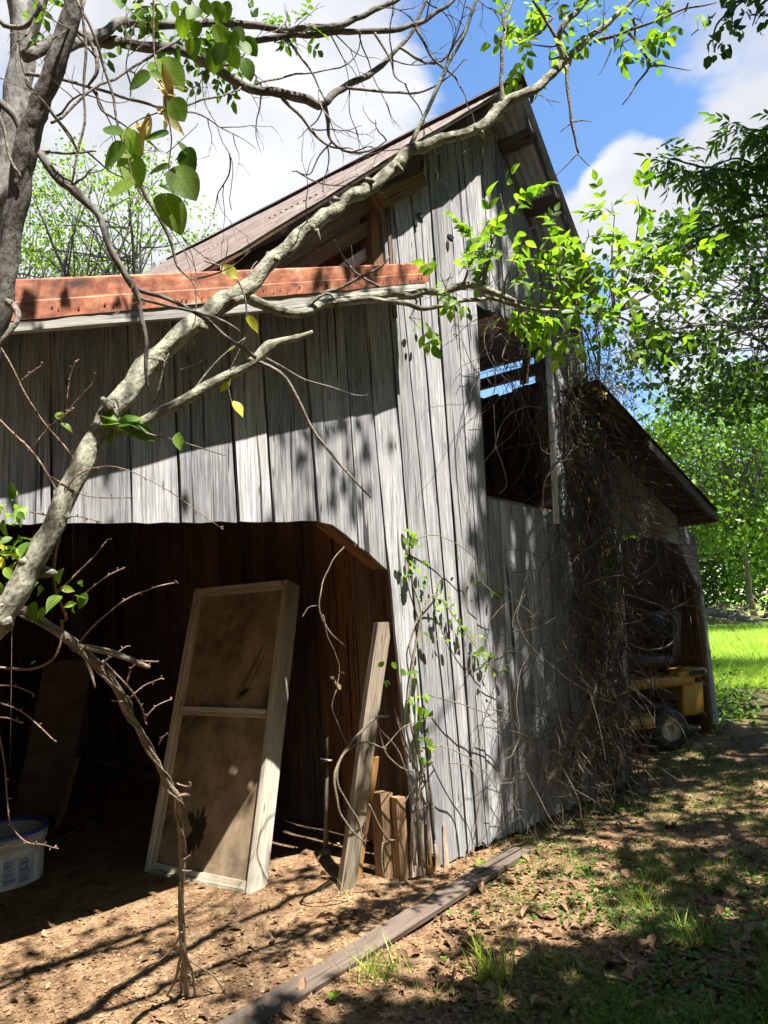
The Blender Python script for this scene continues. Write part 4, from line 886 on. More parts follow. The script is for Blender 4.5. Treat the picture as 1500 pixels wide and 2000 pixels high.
for C in CC[:3]+CC[4:]:
    for c in C[6::5]:
        if random.random() < .62 and in_frame(c, 50): shoot(tw, c, rv()+Vector((.2, .1, -.15)), random.uniform(.12, .42), .0036, None, 7, .65, -.02, 2, 4)
for c in CC[3][::4]: shoot(tw, c, rv(), random.uniform(.05, .16), .002, None, 4, .5, 0, 1, 4)
# leaf sprays of this tree near the top edge
def fil(lv_, tw_, x, y, d, n, ls, rr=.1, comp_=True):
    q = P(x, y, d)
    for i in range(n):
        e = q+rv()*rr*random.random(); dd = (rv()+Vector((0, 0, -.4))).normalized(); tube(tw_, [(*e, .0012), (*(e+dd*.06), .0007)], 3, 1)
        if comp_: lv_.compound(e, dd, Vector((0, 0, 1))+rv()*.7, ls*2.0, 2, ls)
        else: lv_.one(e, dd, Vector((0, 0, 1))+rv()*.6, ls)
for a in ((455, 115, 2.7, 9, .045), (400, 60, 2.6, 9, .045), (330, 20, 2.5, 6, .045), (300, 55, 2.5, 4, .04), (480, 20, 2.7, 5, .04), (560, 20, 2.8, 7, .04), (580, 40, 2.8, 5, .04), (270, 10, 2.4, 5, .045), (100, 20, 2.4, 5, .04), (420, 140, 2.7, 4, .04), (110, 50, 2.4, 4, .03), (215, 15, 2.4, 3, .04)):
    fil(LM, tw, *a)
br.build('branches', M_barkdark, dk_t); tw.build('twigs', M_twig, dk_t); LM.build('leaves', M_leafmid, 'ovate', dk_t)
LN = Leaves()     # large close leaves at the top
for (x, y, n) in ((440, 50, 9), (400, 20, 6), (455, 85, 6), (420, 80, 4), (360, 10, 4), (310, 30, 3), (470, 80, 3), (250, 8, 3)):
    for i in range(n):
        q = P(x+random.gauss(0, 18), y+random.gauss(0, 18), 1.35+random.uniform(-.06, .06)); LN.one(q, rv()*.6+Vector((0, 0, -1)), Vector((0, -1, .4))+rv()*.5, random.uniform(.026, .048))
LN.build('near_leaves', M_leafbright, 'oval_fine', dk_t, fold=.2)

pl = PT([(-150, 1900, 3.0, 46), (-90, 1100, 3.0, 42), (-30, 600, 3.0, 38), (0, 430, 3.0, 34), (22, 280, 3.0, 30), (38, 150, 3.0, 28), (45, 60, 3.0, 28), (25, -40, 3.0, 24)])
pl_t = thing('pale_tree', treebase(pl), 'thick pale spotted tree trunk behind the dark trunk at the left edge', 'tree')
pl = [(*p[:3], p[3]*.85) for p in pl]
mb = MB(); tube(mb, pl, 14, 5, jit=.01, lump=.1); tube(mb, PT([(45, 90, 3.0, 20), (62, 40, 3.0, 18), (85, -30, 3.0, 16)]), 10, 4, lump=.1); mb.build('trunk', M_barkpale, pl_t)

# ------------------------------------------------------------------ honeysuckle sprig hanging close to the camera
sp = thing('honeysuckle_sprig', P(310, -10, 1.25), 'blurred honeysuckle sprig with yellow flowers hanging in front of the clouds', 'vine sprig')
tw = MB(); LN = Leaves(); FL = Leaves()
for q in ([(300, -30, 1.25, 2), (300, 60, 1.25, 2), (302, 110, 1.25, 1.8), (318, 170, 1.25, 1.8), (325, 215, 1.25, 1.6), (335, 270, 1.25, 1.5), (330, 330, 1.25, 1.2), (345, 380, 1.25, 1)], [(325, 215, 1.25, 1.4), (270, 235, 1.25, 1.2), (245, 260, 1.25, 1), (250, 310, 1.25, 1), (265, 370, 1.25, .8)], [(318, 170, 1.25, 1), (345, 200, 1.25, 1)], [(325, 300, 1.25, 1), (380, 250, 1.25, .7), (386, 240, 1.25, .6)]): tube(tw, PT(q), 5, 5)
for q in ((248, 288, 190, 312), (240, 262, 200, 250), (245, 250, 276, 306), (335, 326, 284, 332), (338, 326, 382, 388), (262, 350, 218, 388), (314, 378, 354, 440), (345, 275, 384, 326), (296, 148, 243, 162), (292, 140, 318, 152), (308, 116, 356, 168), (336, 192, 362, 240), (246, 300, 272, 362), (300, 120, 292, 140), (308, 362, 345, 372), (360, 290, 372, 330), (330, 262, 280, 274)): L3(LN, *q, 1.25+random.uniform(-.03, .03))
for i in range(18): L3(FL, 328+random.gauss(0, 5), 178+random.gauss(0, 10), 330+random.gauss(0, 17), 172+random.gauss(0, 20), 1.25)
for i in range(5): L3(FL, 300+random.gauss(0, 14), 230+random.gauss(0, 12), 300+random.gauss(0, 40), 265+random.gauss(0, 14), 1.25)
tw.build('stem', M_redtwig, sp); LN.build('leaves', M_leafbright, 'oval_fine', sp, curl=.3, fold=.18); FL.build('flowers', M_blossom, 'lance_fine', sp, curl=1.2)

# ------------------------------------------------------------------ twisted vine stem in front of the opening
vb = G(366, 1996); vn = thing('twisted_vine', vb, 'twisted dead vine stem arching down in front of the shed opening to a rooted foot', 'vine')
mb = MB(); tw = MB()
main = [(-60, 1150, 1.95, 12), (0, 1178, 1.98, 11), (50, 1195, 2.0, 10), (100, 1228, 2.05, 9), (150, 1262, 2.1, 9), (190, 1295, 2.15, 8), (228, 1345, 2.2, 8), (252, 1392, 2.3, 7), (278, 1432, 2.4, 6), (300, 1480, 2.5, 6), (328, 1528, 2.6, 5), (348, 1562, 2.65, 6), (352, 1610, 2.75, 6), (356, 1680, 2.85, 6), (353, 1750, 2.9, 6), (356, 1830, 2.98, 6), (362, 1900, 3.05, 6), (368, 1990, 3.12, 5)]
tube(mb, PT(main), 9, 5, jit=.008, lump=.22)
for k_ in range(2):      # strands wound round it
    C = catmull(PT(main), 6); pts = []; o = .013
    for i, c in enumerate(C[: int(len(C)*.97)]):
        a = i*.33+k_*2.6; pts.append((c[0]+cos(a)*o*(1+.4*sin(i*.2+k_)), c[1]+sin(a)*o, c[2]+sin(a)*o*.8+random.uniform(-.002, .002), .0042-.0012*k_))
    tube(mb, pts, 6, 1, lump=.1)
for q in ([(150, 1262, 2.1, 6), (205, 1272, 2.12, 7), (250, 1285, 2.13, 6), (292, 1303, 2.15, 5)], [(160, 1265, 2.1, 4), (178, 1310, 2.1, 3.5), (186, 1344, 2.1, 2)]): tube(mb, PT(q), 8, 4, jit=.005)
TWG = ([(155, 1255, 2.1, 2.2), (190, 1215, 2.1, 2), (245, 1172, 2.1, 1.8), (300, 1148, 2.1, 1.6), (346, 1138, 2.1, 1.5)], [(100, 1170, 2.0, 2.5), (150, 1120, 2.02, 2), (190, 1080, 2.03, 1.6), (212, 1052, 2.04, 1.2)], [(160, 1165, 2.05, 2), (210, 1125, 2.05, 1.6), (243, 1108, 2.05, 1.2)], [(60, 1000, 1.9, 1.6), (110, 1010, 1.9, 1.6), (150, 1008, 1.9, 1.3), (190, 1018, 1.9, 1)],
       [(205, 1292, 2.15, 2), (230, 1275, 2.15, 1.6), (248, 1262, 2.15, 1)], [(248, 1335, 2.2, 2), (258, 1305, 2.2, 1.8), (280, 1292, 2.2, 1.6), (308, 1292, 2.2, 1.2)], [(255, 1362, 2.25, 1.8), (280, 1340, 2.25, 1.6), (316, 1325, 2.25, 1.2)], [(285, 1402, 2.3, 1.8), (305, 1380, 2.3, 1.6), (335, 1366, 2.3, 1.2)], [(218, 1368, 2.2, 1.6), (240, 1370, 2.2, 1.6)], [(200, 1290, 2.15, 2.2), (250, 1340, 2.2, 2), (275, 1380, 2.25, 2), (285, 1410, 2.3, 1.6)],
       [(310, 1455, 2.45, 1.6), (318, 1440, 2.45, 1.2), (326, 1432, 2.45, .8)], [(345, 1530, 2.6, 1.8), (370, 1536, 2.6, 1.4), (372, 1528, 2.6, 1)], [(350, 1555, 2.6, 4), (362, 1552, 2.6, 4), (371, 1556, 2.6, 2)], [(358, 1680, 2.8, 1.4), (372, 1670, 2.8, .9)], [(356, 1700, 2.8, 1.4), (375, 1700, 2.8, .9)],
       [(120, 1210, 2.05, 3), (122, 1240, 2.05, 2.5), (105, 1285, 2.05, 2.5), (60, 1308, 2.05, 2.5), (0, 1304, 2.05, 2.5), (-40, 1300, 2.05, 2.5)], [(-10, 1370, 2.0, 1.6), (40, 1388, 2.0, 1.6), (75, 1415, 2.0, 1.5), (106, 1446, 2.0, 1.2)], [(-10, 1338, 2.0, 1.4), (30, 1340, 2.0, 1.3), (67, 1356, 2.0, 1.2)], [(-10, 1400, 2.0, 1.4), (20, 1402, 2.0, 1.3), (45, 1412, 2.0, 1.2)], [(-5, 1420, 2.0, 1.6), (8, 1480, 2.0, 1.4), (14, 1560, 2.0, 1.4), (22, 1610, 2.0, 1.4), (50, 1645, 2.0, 1.4), (85, 1650, 2.0, 1.3), (107, 1656, 2.0, .9)],
       [(-10, 660, 1.9, 2), (20, 710, 1.9, 2), (50, 770, 1.92, 2), (90, 830, 1.95, 2), (120, 865, 1.95, 2), (148, 905, 1.95, 1.5)], [(40, 745, 1.9, 1.4), (60, 728, 1.9, 1.2), (82, 713, 1.9, 1.1)], [(120, 820, 1.95, 1.4), (150, 780, 1.95, 1.2), (180, 750, 1.95, 1), (196, 722, 1.95, .9)], [(130, 785, 1.95, 1.2), (136, 740, 1.95, 1), (148, 705, 1.95, .8)], [(-10, 810, 1.9, 2), (30, 850, 1.9, 2), (60, 880, 1.9, 2), (90, 920, 1.9, 2.2), (118, 975, 1.9, 2.2), (120, 1030, 1.9, 2.4), (108, 1090, 1.95, 2.4), (110, 1150, 2.0, 2.4), (130, 1210, 2.05, 3)],
       [(118, 975, 1.9, 1.6), (150, 930, 1.9, 1.4), (190, 912, 1.9, 1.2), (240, 915, 1.9, 1), (330, 960, 1.9, 1), (430, 1030, 1.9, .8)], [(60, 880, 1.9, 1.4), (100, 830, 1.9, 1.2), (140, 800, 1.9, 1)], [(95, 928, 1.9, 1.2), (170, 968, 1.9, 1.1), (260, 972, 1.9, .9)])
for q in TWG:
    C = tube(tw, PT(q), 5, 4, jit=.003)
    if len(C) > 8:
        for c in C[2::2]:
            if random.random() < .8: tube(tw, [(*c, .0014), (*(c+rv()*.010), .002)], 4, 1)
        e = C[-1]; tube(tw, [(*e, .0025), (*(e+rv()*.008), .003)], 5, 1)
for q in ([(358, 1840, 2.98, 3), (345, 1900, 3.05, 3), (325, 1950, 3.1, 2.2), (300, 1995, 3.15, 1.6)], [(360, 1850, 2.98, 2.5), (380, 1920, 3.05, 2.5), (383, 1990, 3.1, 2)], [(360, 1870, 3, 2), (410, 1900, 3.05, 1.8), (445, 1945, 3.1, 1.6), (465, 2000, 3.14, 1.2)], [(355, 1820, 2.95, 2), (330, 1860, 3.0, 1.8), (250, 1915, 3.1, 1.2), (180, 1950, 3.15, .9)], [(356, 1880, 3.02, 2.4), (352, 1940, 3.1, 2.2), (345, 2010, 3.15, 1.6)], [(365, 1900, 3.05, 1.6), (430, 1945, 3.1, 1.4), (520, 1925, 3.2, 1)]): tube(mb, PT(q), 6, 4, jit=.01)
mb.build('stem', M_vine, vn); tw.build('twigs', M_redtwig, vn)
LN = Leaves(); LQ = Leaves()
def bunch(L_, x, y, d, n, ls, rr=22, flat=(0, -.8, .7)):
    for i in range(n): q = P(x+random.gauss(0, rr), y+random.gauss(0, rr*.8), d+random.uniform(-.05, .05)); L_.one(q, rv()+Vector((0, 0, -.1)), Vector(flat)+rv()*.55, ls*random.uniform(.7, 1.2))
for a in ((20, 1005, 1.9, 12, .05), (40, 1040, 1.9, 8, .05), (10, 1060, 1.9, 10, .05), (60, 1090, 1.9, 5, .055), (25, 1110, 1.9, 8, .05), (100, 1165, 1.95, 5, .055), (135, 1155, 2.0, 5, .05), (20, 1140, 1.95, 5, .05), (150, 1175, 2.0, 3, .04)): bunch(LN, *a)
for q in ((118, 820, 108, 800), (118, 826, 144, 838), (112, 812, 126, 800), (60, 1298, 70, 1290), (85, 1185, 78, 1212)): L3(LN, *q, 1.95)
bunch(LQ, 10, 1085, 1.9, 5, .04, 14); LN.build('leaves', M_leafbright, 'ovate_fine', vn, curl=.5); LQ.build('yellow_leaves', M_leafyel, 'ovate', vn)

# ------------------------------------------------------------------ climbing vine on the gable edge
def WP(x, y, off=.03):
    t_, z = W(x, y, off); return F(t_, -off, z)
def WT(pts, off=.03): return [(*WP(x, y, off+(o[0] if o else 0)), r*.0031) for x, y, r, *o in pts]
cv = thing('climbing_vine', WP(830, 1690), 'green leaved vine climbing the left edge of the sunlit gable boards', 'vine')
mb = MB(); LC = Leaves(); LQ = Leaves()
for q in ([(830, 1695, 3), (815, 1600, 3), (822, 1500, 2.5), (800, 1400, 2.5), (805, 1300, 2), (822, 1200, 2), (800, 1120, 1.6), (798, 1050, 1.2)], [(838, 1690, 2.5), (835, 1560, 2.5), (818, 1450, 2), (815, 1340, 2), (800, 1260, 1.6), (825, 1190, 1.4), (855, 1150, 1), (862, 1120, 1)], [(812, 1690, 2), (806, 1600, 2.4), (840, 1560, 2), (812, 1500, 2), (790, 1460, 1.6), (775, 1400, 1.4)],
          [(825, 1190, 1.4), (860, 1170, 1.2, .03), (890, 1210, 1.2, .05), (930, 1265, 1, .06), (960, 1300, 1, .06), (992, 1325, .8, .06)], [(800, 1060, 1.2), (840, 1045, 1.2, .05), (885, 1058, 1, .08), (925, 1090, 1, .09), (935, 1130, 1, .09), (975, 1166, .8, .09)], [(830, 1355, 1.3), (900, 1375, 1.2, .08), (985, 1405, 1, .12), (1010, 1410, .8, .15)],
          [(840, 1455, 1.3), (900, 1470, 1.2, .1), (950, 1510, 1.1, .15), (980, 1570, 1, .18), (985, 1630, .9, .16)], [(875, 1490, 1.3, .1), (920, 1500, 1.3, .14), (935, 1560, 1.2, .16), (925, 1640, 1.2, .12)], [(790, 1570, 1.3, .05), (830, 1500, 1.3, .05), (865, 1450, 1, .05)], [(950, 1385, 1, .1), (1000, 1400, 1, .14), (1030, 1480, 1, .2), (1035, 1560, 1, .2)]):
    tube(mb, WT(q), 5, 5, jit=.006)
def wleaf(L_, x, y, ls, n=1, rr=10, off=.06):
    for i in range(n): q = WP(x+random.gauss(0, rr), y+random.gauss(0, rr), off+random.uniform(-.02, .03)); L_.one(q, rv()+T*.3+Vector((0, 0, -.2)), -N+Vector((0, 0, .7))+rv()*.5, ls*random.uniform(.7, 1.2))
for a in ((797, 1050, .06, 4), (800, 1075, .05, 4), (806, 1110, .055, 5), (850, 1140, .035, 7), (860, 1165, .035, 6), (868, 1190, .04, 6), (845, 1175, .035, 4), (888, 1195, .045, 3), (900, 1215, .045, 4), (905, 1240, .04, 5), (925, 1250, .045, 4), (800, 1325, .07, 3), (815, 1350, .06, 3), (818, 1395, .07, 5), (825, 1412, .06, 3), (825, 1440, .055, 3), (832, 1455, .06, 3), (835, 1480, .05, 2),
          (930, 1268, .05, 3), (945, 1278, .05, 4), (960, 1300, .05, 3), (985, 1325, .045, 2), (895, 1085, .05, 2), (922, 1105, .055, 2), (932, 1130, .045, 2), (965, 1160, .055, 3), (825, 1240, .04, 3), (765, 1290, .05, 2), (760, 1330, .045, 2), (840, 1095, .04, 2), (800, 640, .05, 4)):
    wleaf(LC, *a)
for a in ((862, 1230, .03, 3), (930, 1240, .03, 5), (795, 1100, .03, 2), (880, 1165, .03, 3), (850, 1150, .03, 2)): wleaf(LQ, *a)
mb.build('stems', M_vine, cv); LC.build('leaves', M_leafbright, 'oval_fine', cv, curl=.4, fold=.2); LQ.build('yellow_leaves', M_leafyel, 'lance', cv)

# dry vines hanging in the mouth of the shed
hv = thing('dry_ring_vine', WP(690, 1600, .0), 'dry brown vines hanging and coiled into a ring in front of the leaning lumber', 'vine')
mb = MB(); LD = Leaves()
for q in ([(672, 1068, 1), (648, 1095, 1.2), (630, 1140, 1.4), (624, 1185, 1.6), (640, 1230, 1.8), (660, 1250, 1.4), (676, 1264, 1)], [(630, 1200, 1), (640, 1245, 1), (655, 1275, 1), (662, 1300, 1), (660, 1340, 1), (648, 1380, 1), (660, 1415, 1), (680, 1455, 1)], [(590, 1205, .8), (602, 1187, .9), (618, 1182, .8)],
          [(760, 1398, 2), (735, 1402, 3), (715, 1418, 3), (690, 1445, 2.6), (668, 1480, 2.6), (655, 1510, 2.6), (655, 1545, 2.4), (665, 1590, 2), (690, 1625, 2), (712, 1645, 1.6)], [(755, 1462, 1.4), (710, 1450, 1.6), (680, 1465, 1.8), (662, 1490, 1.8), (660, 1530, 1.8), (680, 1570, 1.6), (700, 1600, 1.4), (708, 1640, 1.2)], [(735, 1400, 1.6), (745, 1440, 1.6), (760, 1480, 1.6), (785, 1500, 1.4), (805, 1508, 1.2)],
          [(740, 1420, 1.4), (780, 1470, 1.4), (800, 1530, 1.4), (815, 1600, 1.4), (810, 1690, 1.4)], [(720, 1570, 1.2), (745, 1620, 1.4), (755, 1640, 2), (770, 1640, 1)], [(748, 1645, 1.4), (745, 1680, 1.4), (752, 1715, 1)], [(770, 1385, 1.4), (790, 1440, 1.4), (812, 1500, 1.4), (840, 1540, 1.4), (850, 1640, 1.3)], [(845, 1400, 1), (790, 1420, 1), (750, 1460, 1)]):
    tube(mb, WT(q, .10), 5, 5, jit=.008)
for i in range(7): q = WP(660+random.gauss(0, 5), 1325+random.gauss(0, 16), .1); LD.one(q, rv()+Vector((0, 0, -.6)), rv(), random.uniform(.03, .055))
mb.build('stems', M_vine, hv); LD.build('dead_leaves', M_dead, 'ovate', hv, curl=.8)

# ------------------------------------------------------------------ vine thicket on the right half of the front
mb = MB(); mp_ = MB(); LG = Leaves(); LQ = Leaves()
def arc(mbx, x, y, off, L, r, out=.25, up=.3):
    if 1050 < x < 1104 and 600 < y < 1030 and random.random() < .75: return
    p = WP(x, y, off); d = (T*random.uniform(-1, 1)+N*random.uniform(-out*2, .1)+Vector((0, 0, random.uniform(-1, up)))).normalized(); n = 9; pts = []; ax = rv()*random.uniform(.1, .38)
    for i in range(n):
        tt, nn2 = tn(p); fl = gz(p.x, p.y)
        if nn2 > -.035: p = p-N*(nn2+.035)
        if p.z < fl+.01: p = Vector((p.x, p.y, fl+.01)); d.z = abs(d.z)*.1
        pts.append((*p, r*(1-.6*i/n))); d = (d+ax.cross(d)+rv()*.18+Vector((0, 0, -.10))).normalized(); p = p+d*(L/n)
    tube(mbx, pts, 4, 3)
def rnd_thick():
    k = random.random()
    if k < .30: return random.gauss(1150, 45), random.uniform(640, 1100), random.uniform(.05, .25)
    if k < .50: return random.gauss(1230, 60), random.uniform(860, 1150), random.uniform(.05, .4)
    if k < .62: return random.uniform(945, 1090), random.uniform(590, 740), random.uniform(.03, .15)
    if k < .82: return random.gauss(1150, 60), random.uniform(1100, 1450), random.uniform(.05, .35)
    return random.gauss(1105, 48), random.uniform(1380, 1560), random.uniform(.05, .22)
for i in range(1350):
    x, y, o = rnd_thick(); arc(mb, x, y, o, random.uniform(.3, 1.4 if y < 1300 else .75), random.uniform(.0011, .0036))
for i in range(80):
    x, y, o = rnd_thick(); arc(mp_, x, y, o+.05, random.uniform(.3, 1.3 if y < 1300 else .8), random.uniform(.0018, .004))
for i in range(900):
    y = random.uniform(620, 1480); x = random.gauss(1125+(y-640)*.085, 34); arc(mb, x, y, random.uniform(.03, .22), random.uniform(.15, .8), random.uniform(.0012, .003), out=.1, up=.1)
for i in range(34):
    x = random.gauss(1125, 26); y0 = random.uniform(620, 900); pts = []; o_ = random.uniform(.03, .12); ph = random.random()*9
    for k in range(12):
        yy = y0+(1560-y0)*k/11; pts.append((*WP(x+(yy-640)*.085+14*noise.noise(Vector((k*.6, ph, 0)))*3, yy, o_+.05*noise.noise(Vector((k*.5, ph, 4)))), random.uniform(.004, .009)))
    tube(mb, pts, 6, 3, jit=.01, lump=.2)
for i in range(30):
    x = random.gauss(1040, 40); arc(mp_, x, random.uniform(1400, 1600), random.uniform(.05, .2), random.uniform(.4, .9), random.uniform(.0014, .0028), out=.2)
for q in ([(1045, 1020, 1.6), (1058, 1012, 2), (1060, 965, 2.2), (1068, 932, 2.4), (1085, 907, 2.4), (1110, 898, 2), (1140, 906, 1.8), (1160, 930, 1.2)], [(1102, 902, 1.6), (1118, 880, 1.8), (1140, 870, 1.8), (1165, 870, 1.6), (1170, 895, 1.5), (1183, 930, 1.4), (1186, 955, 1)], [(1148, 830, 2), (1158, 850, 1.8), (1158, 900, 1.5), (1160, 960, 1.3), (1150, 1010, 1)], [(1168, 645, 1.4), (1172, 680, 1.4), (1162, 735, 1.4), (1140, 738, 1)], [(1210, 690, 1.4), (1220, 725, 1.6), (1232, 745, 1.2)],
          [(1228, 1160, 2.4), (1255, 1172, 2.6), (1290, 1183, 2.6), (1315, 1205, 2.6), (1323, 1232, 2.6), (1310, 1258, 2.6), (1280, 1268, 2.4), (1250, 1266, 2.2), (1215, 1250, 2)], [(1275, 1040, 2), (1283, 1070, 2), (1280, 1100, 2), (1255, 1120, 2), (1235, 1130, 1.6)],
          [(1140, 1310, 4.5), (1160, 1335, 5.5), (1160, 1360, 6), (1148, 1395, 6), (1125, 1435, 5.5), (1105, 1475, 5), (1080, 1512, 4.5), (1066, 1530, 3)], [(1196, 1430, 2), (1165, 1445, 2.4), (1130, 1455, 2), (1090, 1462, 1.4)], [(970, 640, 1.4), (995, 650, 1.6), (985, 685, 1.6), (980, 698, 1.6), (990, 704, 1.4), (996, 692, 1)], [(955, 665, 1), (1010, 640, 1), (1050, 655, 1)], [(965, 880, 1), (985, 820, 1), (1030, 795, 1.2), (1075, 800, 1)], [(965, 790, 1), (970, 870, 1), (990, 940, .8), (975, 965, .6)],
          [(1200, 880, 1.4), (1270, 890, 1.6), (1310, 930, 1.4), (1330, 965, 1)], [(1180, 1060, 1.2), (1100, 1080, 1.2), (1045, 1078, 1)]):
    tube(mp_, WT(q, .2), 6, 5, jit=.008)
vt = thing('vine_thicket', WP(1150, 1600), 'dense dry vine tangle smothering the barn front between the hay door and the right shed', 'vine thicket')
tag(mb.build('tangled_stems', M_vinedark, vt), kind='stuff'); tag(mp_.build('pale_stems', M_vine, vt), kind='stuff')
for a in ((1185, 790, .06, 22, 30), (1225, 830, .06, 22, 28), (1160, 700, .05, 20, 26), (1195, 720, .05, 18, 22), (1130, 650, .05, 26, 36), (1185, 660, .05, 26, 30), (1060, 640, .035, 16, 30), (1180, 1060, .05, 8, 18), (1200, 1110, .06, 12, 16), (1210, 1145, .06, 14, 16), (1175, 1135, .05, 8, 14), (1235, 850, .06, 10, 18), (1230, 690, .06, 16, 26), (1290, 860, .05, 10, 25), (1180, 740, .06, 40, 34), (1215, 790, .06, 40, 34), (1160, 820, .055, 24, 30), (1250, 850, .05, 24, 26), (1140, 690, .05, 34, 30), (1100, 640, .05, 30, 34), (1165, 900, .04, 16, 40), (1190, 1000, .035, 12, 40), (1150, 1200, .035, 26, 40), (1170, 960, .04, 26, 36), (1150, 1080, .04, 26, 34), (1130, 560+200, .045, 20, 30), (1160, 1320, .04, 20, 40), (1180, 1420, .045, 20, 36)): wleaf(LG, *a, off=.3)
for a in ((1182, 757, .05, 34, 9), (1210, 768, .045, 24, 8), (1245, 650, .045, 18, 9), (1205, 700, .04, 12, 14), (1188, 1075, .04, 9, 9), (1180, 1140, .035, 8, 9)): wleaf(LQ, *a, off=.36)
LG.build('leaves', M_leafthick, 'lance', vt); LQ.build('blossoms', M_blossom, 'lance', vt, curl=.6)

# ------------------------------------------------------------------ riding mower in the right shed
import bmesh
def rbox(mb, c, s, bev=.02, tint=None, rotz=0, tilt=0, shear=0):
    bm = bmesh.new(); bmesh.ops.create_cube(bm, size=1)
    for v in bm.verts: v.co = Vector((v.co.x*s[0], v.co.y*s[1], v.co.z*s[2]))
    bmesh.ops.bevel(bm, geom=bm.edges[:], offset=min(bev, min(s)*.45), segments=3, profile=.5, affect='EDGES')
    R = Matrix.Rotation(rotz, 3, 'Z') @ Matrix.Rotation(tilt, 3, 'Y'); bm.verts.ensure_lookup_table()
    vs_ = [R @ Vector((v.co.x+shear*v.co.z, v.co.y, v.co.z))+Vector(c) for v in bm.verts]; fs = [tuple(v.index for v in f.verts) for f in bm.faces]; bm.free(); mb.add(vs_, fs, None, tint or (.5, .5, .5), True)
mg = G(1306, 1462); mow = thing('riding_mower', mg, 'dusty yellow riding mower with a black seat parked in the right shed opening', 'riding mower')
fwd = Vector((-.985, -.17, 0)); lft = Vector((.17, -.985, 0))      # lft points toward the camera
def mowpart(nm, mbx, mat, par=mow):
    mbx.v = [tuple(mg+fwd*v[0]-Vector((0, 0, 0))+lft*v[1]+Vector((0, 0, v[2]+.0))) for v in mbx.v]; return mbx.build(nm, mat, par)
mb = MB(); rbox(mb, (.02, -.42, .60), (.92, .62, .10), .04, shear=-.2); rbox(mb, (-.42, -.42, .66), (.34, .60, .09), .04, tilt=.12); rbox(mb, (.50, -.42, .50), (.30, .34, .08), .03, tilt=-.4); mowpart('fender', mb, M_mowyel)
mb = MB(); rbox(mb, (-.40, -.38, .42), (.24, .50, .32), .03, shear=-.1); mowpart('rear_box', mb, M_mowyel)
mb = MB(); rbox(mb, (-.46, -.105, .675), (.16, .012, .05), .004); mowpart('decal_panel', mb, M_black)
mb = MB(); rbox(mb, (-.05, -.42, .80), (.50, .46, .13), .06); rbox(mb, (.12, -.42, .86), (.16, .46, .06), .03, tilt=.1); mowpart('seat', mb, M_seat)
mb = MB(); rbox(mb, (-.34, -.42, 1.04), (.15, .46, .52), .07, tilt=-.14); mowpart('seat_back', mb, M_seat)
mb = MB(); rbox(mb, (.85, -.42, .60), (.65, .44, .36), .08); mowpart('hood', mb, M_mowyel)
mb = MB(); rbox(mb, (.2, -.42, .33), (1.5, .36, .14), .02); rbox(mb, (.30, -.42, .66), (.35, .5, .05), .02); mowpart('frame', mb, M_black)
mb = MB(); rbox(mb, (.40, -.42, .26), (.75, 1.0, .12), .05); mowpart('mower_deck', mb, M_mowyel)
def wheel(x, y, R, w):
    mb = MB(); n = 28; vs_ = []; fs = []; prof = [(.55, -.5), (.86, -.5), (.97, -.38), (1, -.15), (1, .15), (.97, .38), (.86, .5), (.55, .5)]
    for r, a in prof:
        for k in range(n): th_ = 2*pi*k/n; rr = R*r*(1+(.02 if k % 2 else 0)*(r > .9)); vs_.append(Vector((x+cos(th_)*rr, y+a*w, R+sin(th_)*rr)))
    for j in range(len(prof)-1):
        for k in range(n): k2 = (k+1) % n; fs.append((j*n+k, j*n+k2, (j+1)*n+k2, (j+1)*n+k))
    mb.add(vs_, fs, smooth=True); o = mowpart('wheel', mb, M_black)
    mb = MB(); vs_ = []; fs = []; prof = [(.0, .30), (.16, .30), (.18, .40), (.30, .42), (.45, .36), (.66, .42), (.72, .50), (.0, -.4), (.6, -.4)]
    for r, a in prof[:7]:
        for k in range(n): th_ = 2*pi*k/n; vs_.append(Vector((x+cos(th_)*R*r, y+a*w, R+sin(th_)*R*r)))
    for j in range(6):
        for k in range(n): k2 = (k+1) % n; fs.append((j*n+k, j*n+k2, (j+1)*n+k2, (j+1)*n+k))
    mb.add(vs_, fs, smooth=True); mowpart('rim', mb, M_paleplastic, o)
wheel(.0, .0, .19, .18); wheel(.0, -.84, .19, .18); wheel(.95, -.08, .15, .12); wheel(.95, -.76, .15, .12)
mb = MB(); pts = []
for i in range(25): a = 2*pi*i/24; pts.append((.52+cos(a)*.17*.5, -.42+sin(a)*.17, .98-cos(a)*.17*.8, .013))
tube(mb, pts, 6, 1); tube(mb, [(.52, -.42, .98, .015), (.68, -.42, .72, .02)], 8, 1); mowpart('steering_wheel', mb, M_black)

# pale round drum seen through the broken boards
dg = G(1092, 1478)+T*.15+N*.35; mb = MB(); tube(mb, [(*dg, .13), (*(dg+Vector((0, 0, .06))), .15), (*(dg+Vector((0, 0, .30))), .15), (*(dg+Vector((0, 0, .33))), .12)], 18, 1, lump=.05)
tag(mb.build('stone', M_stone), 'pale rounded stone behind the broken boards at the foot of the barn', 'stone')

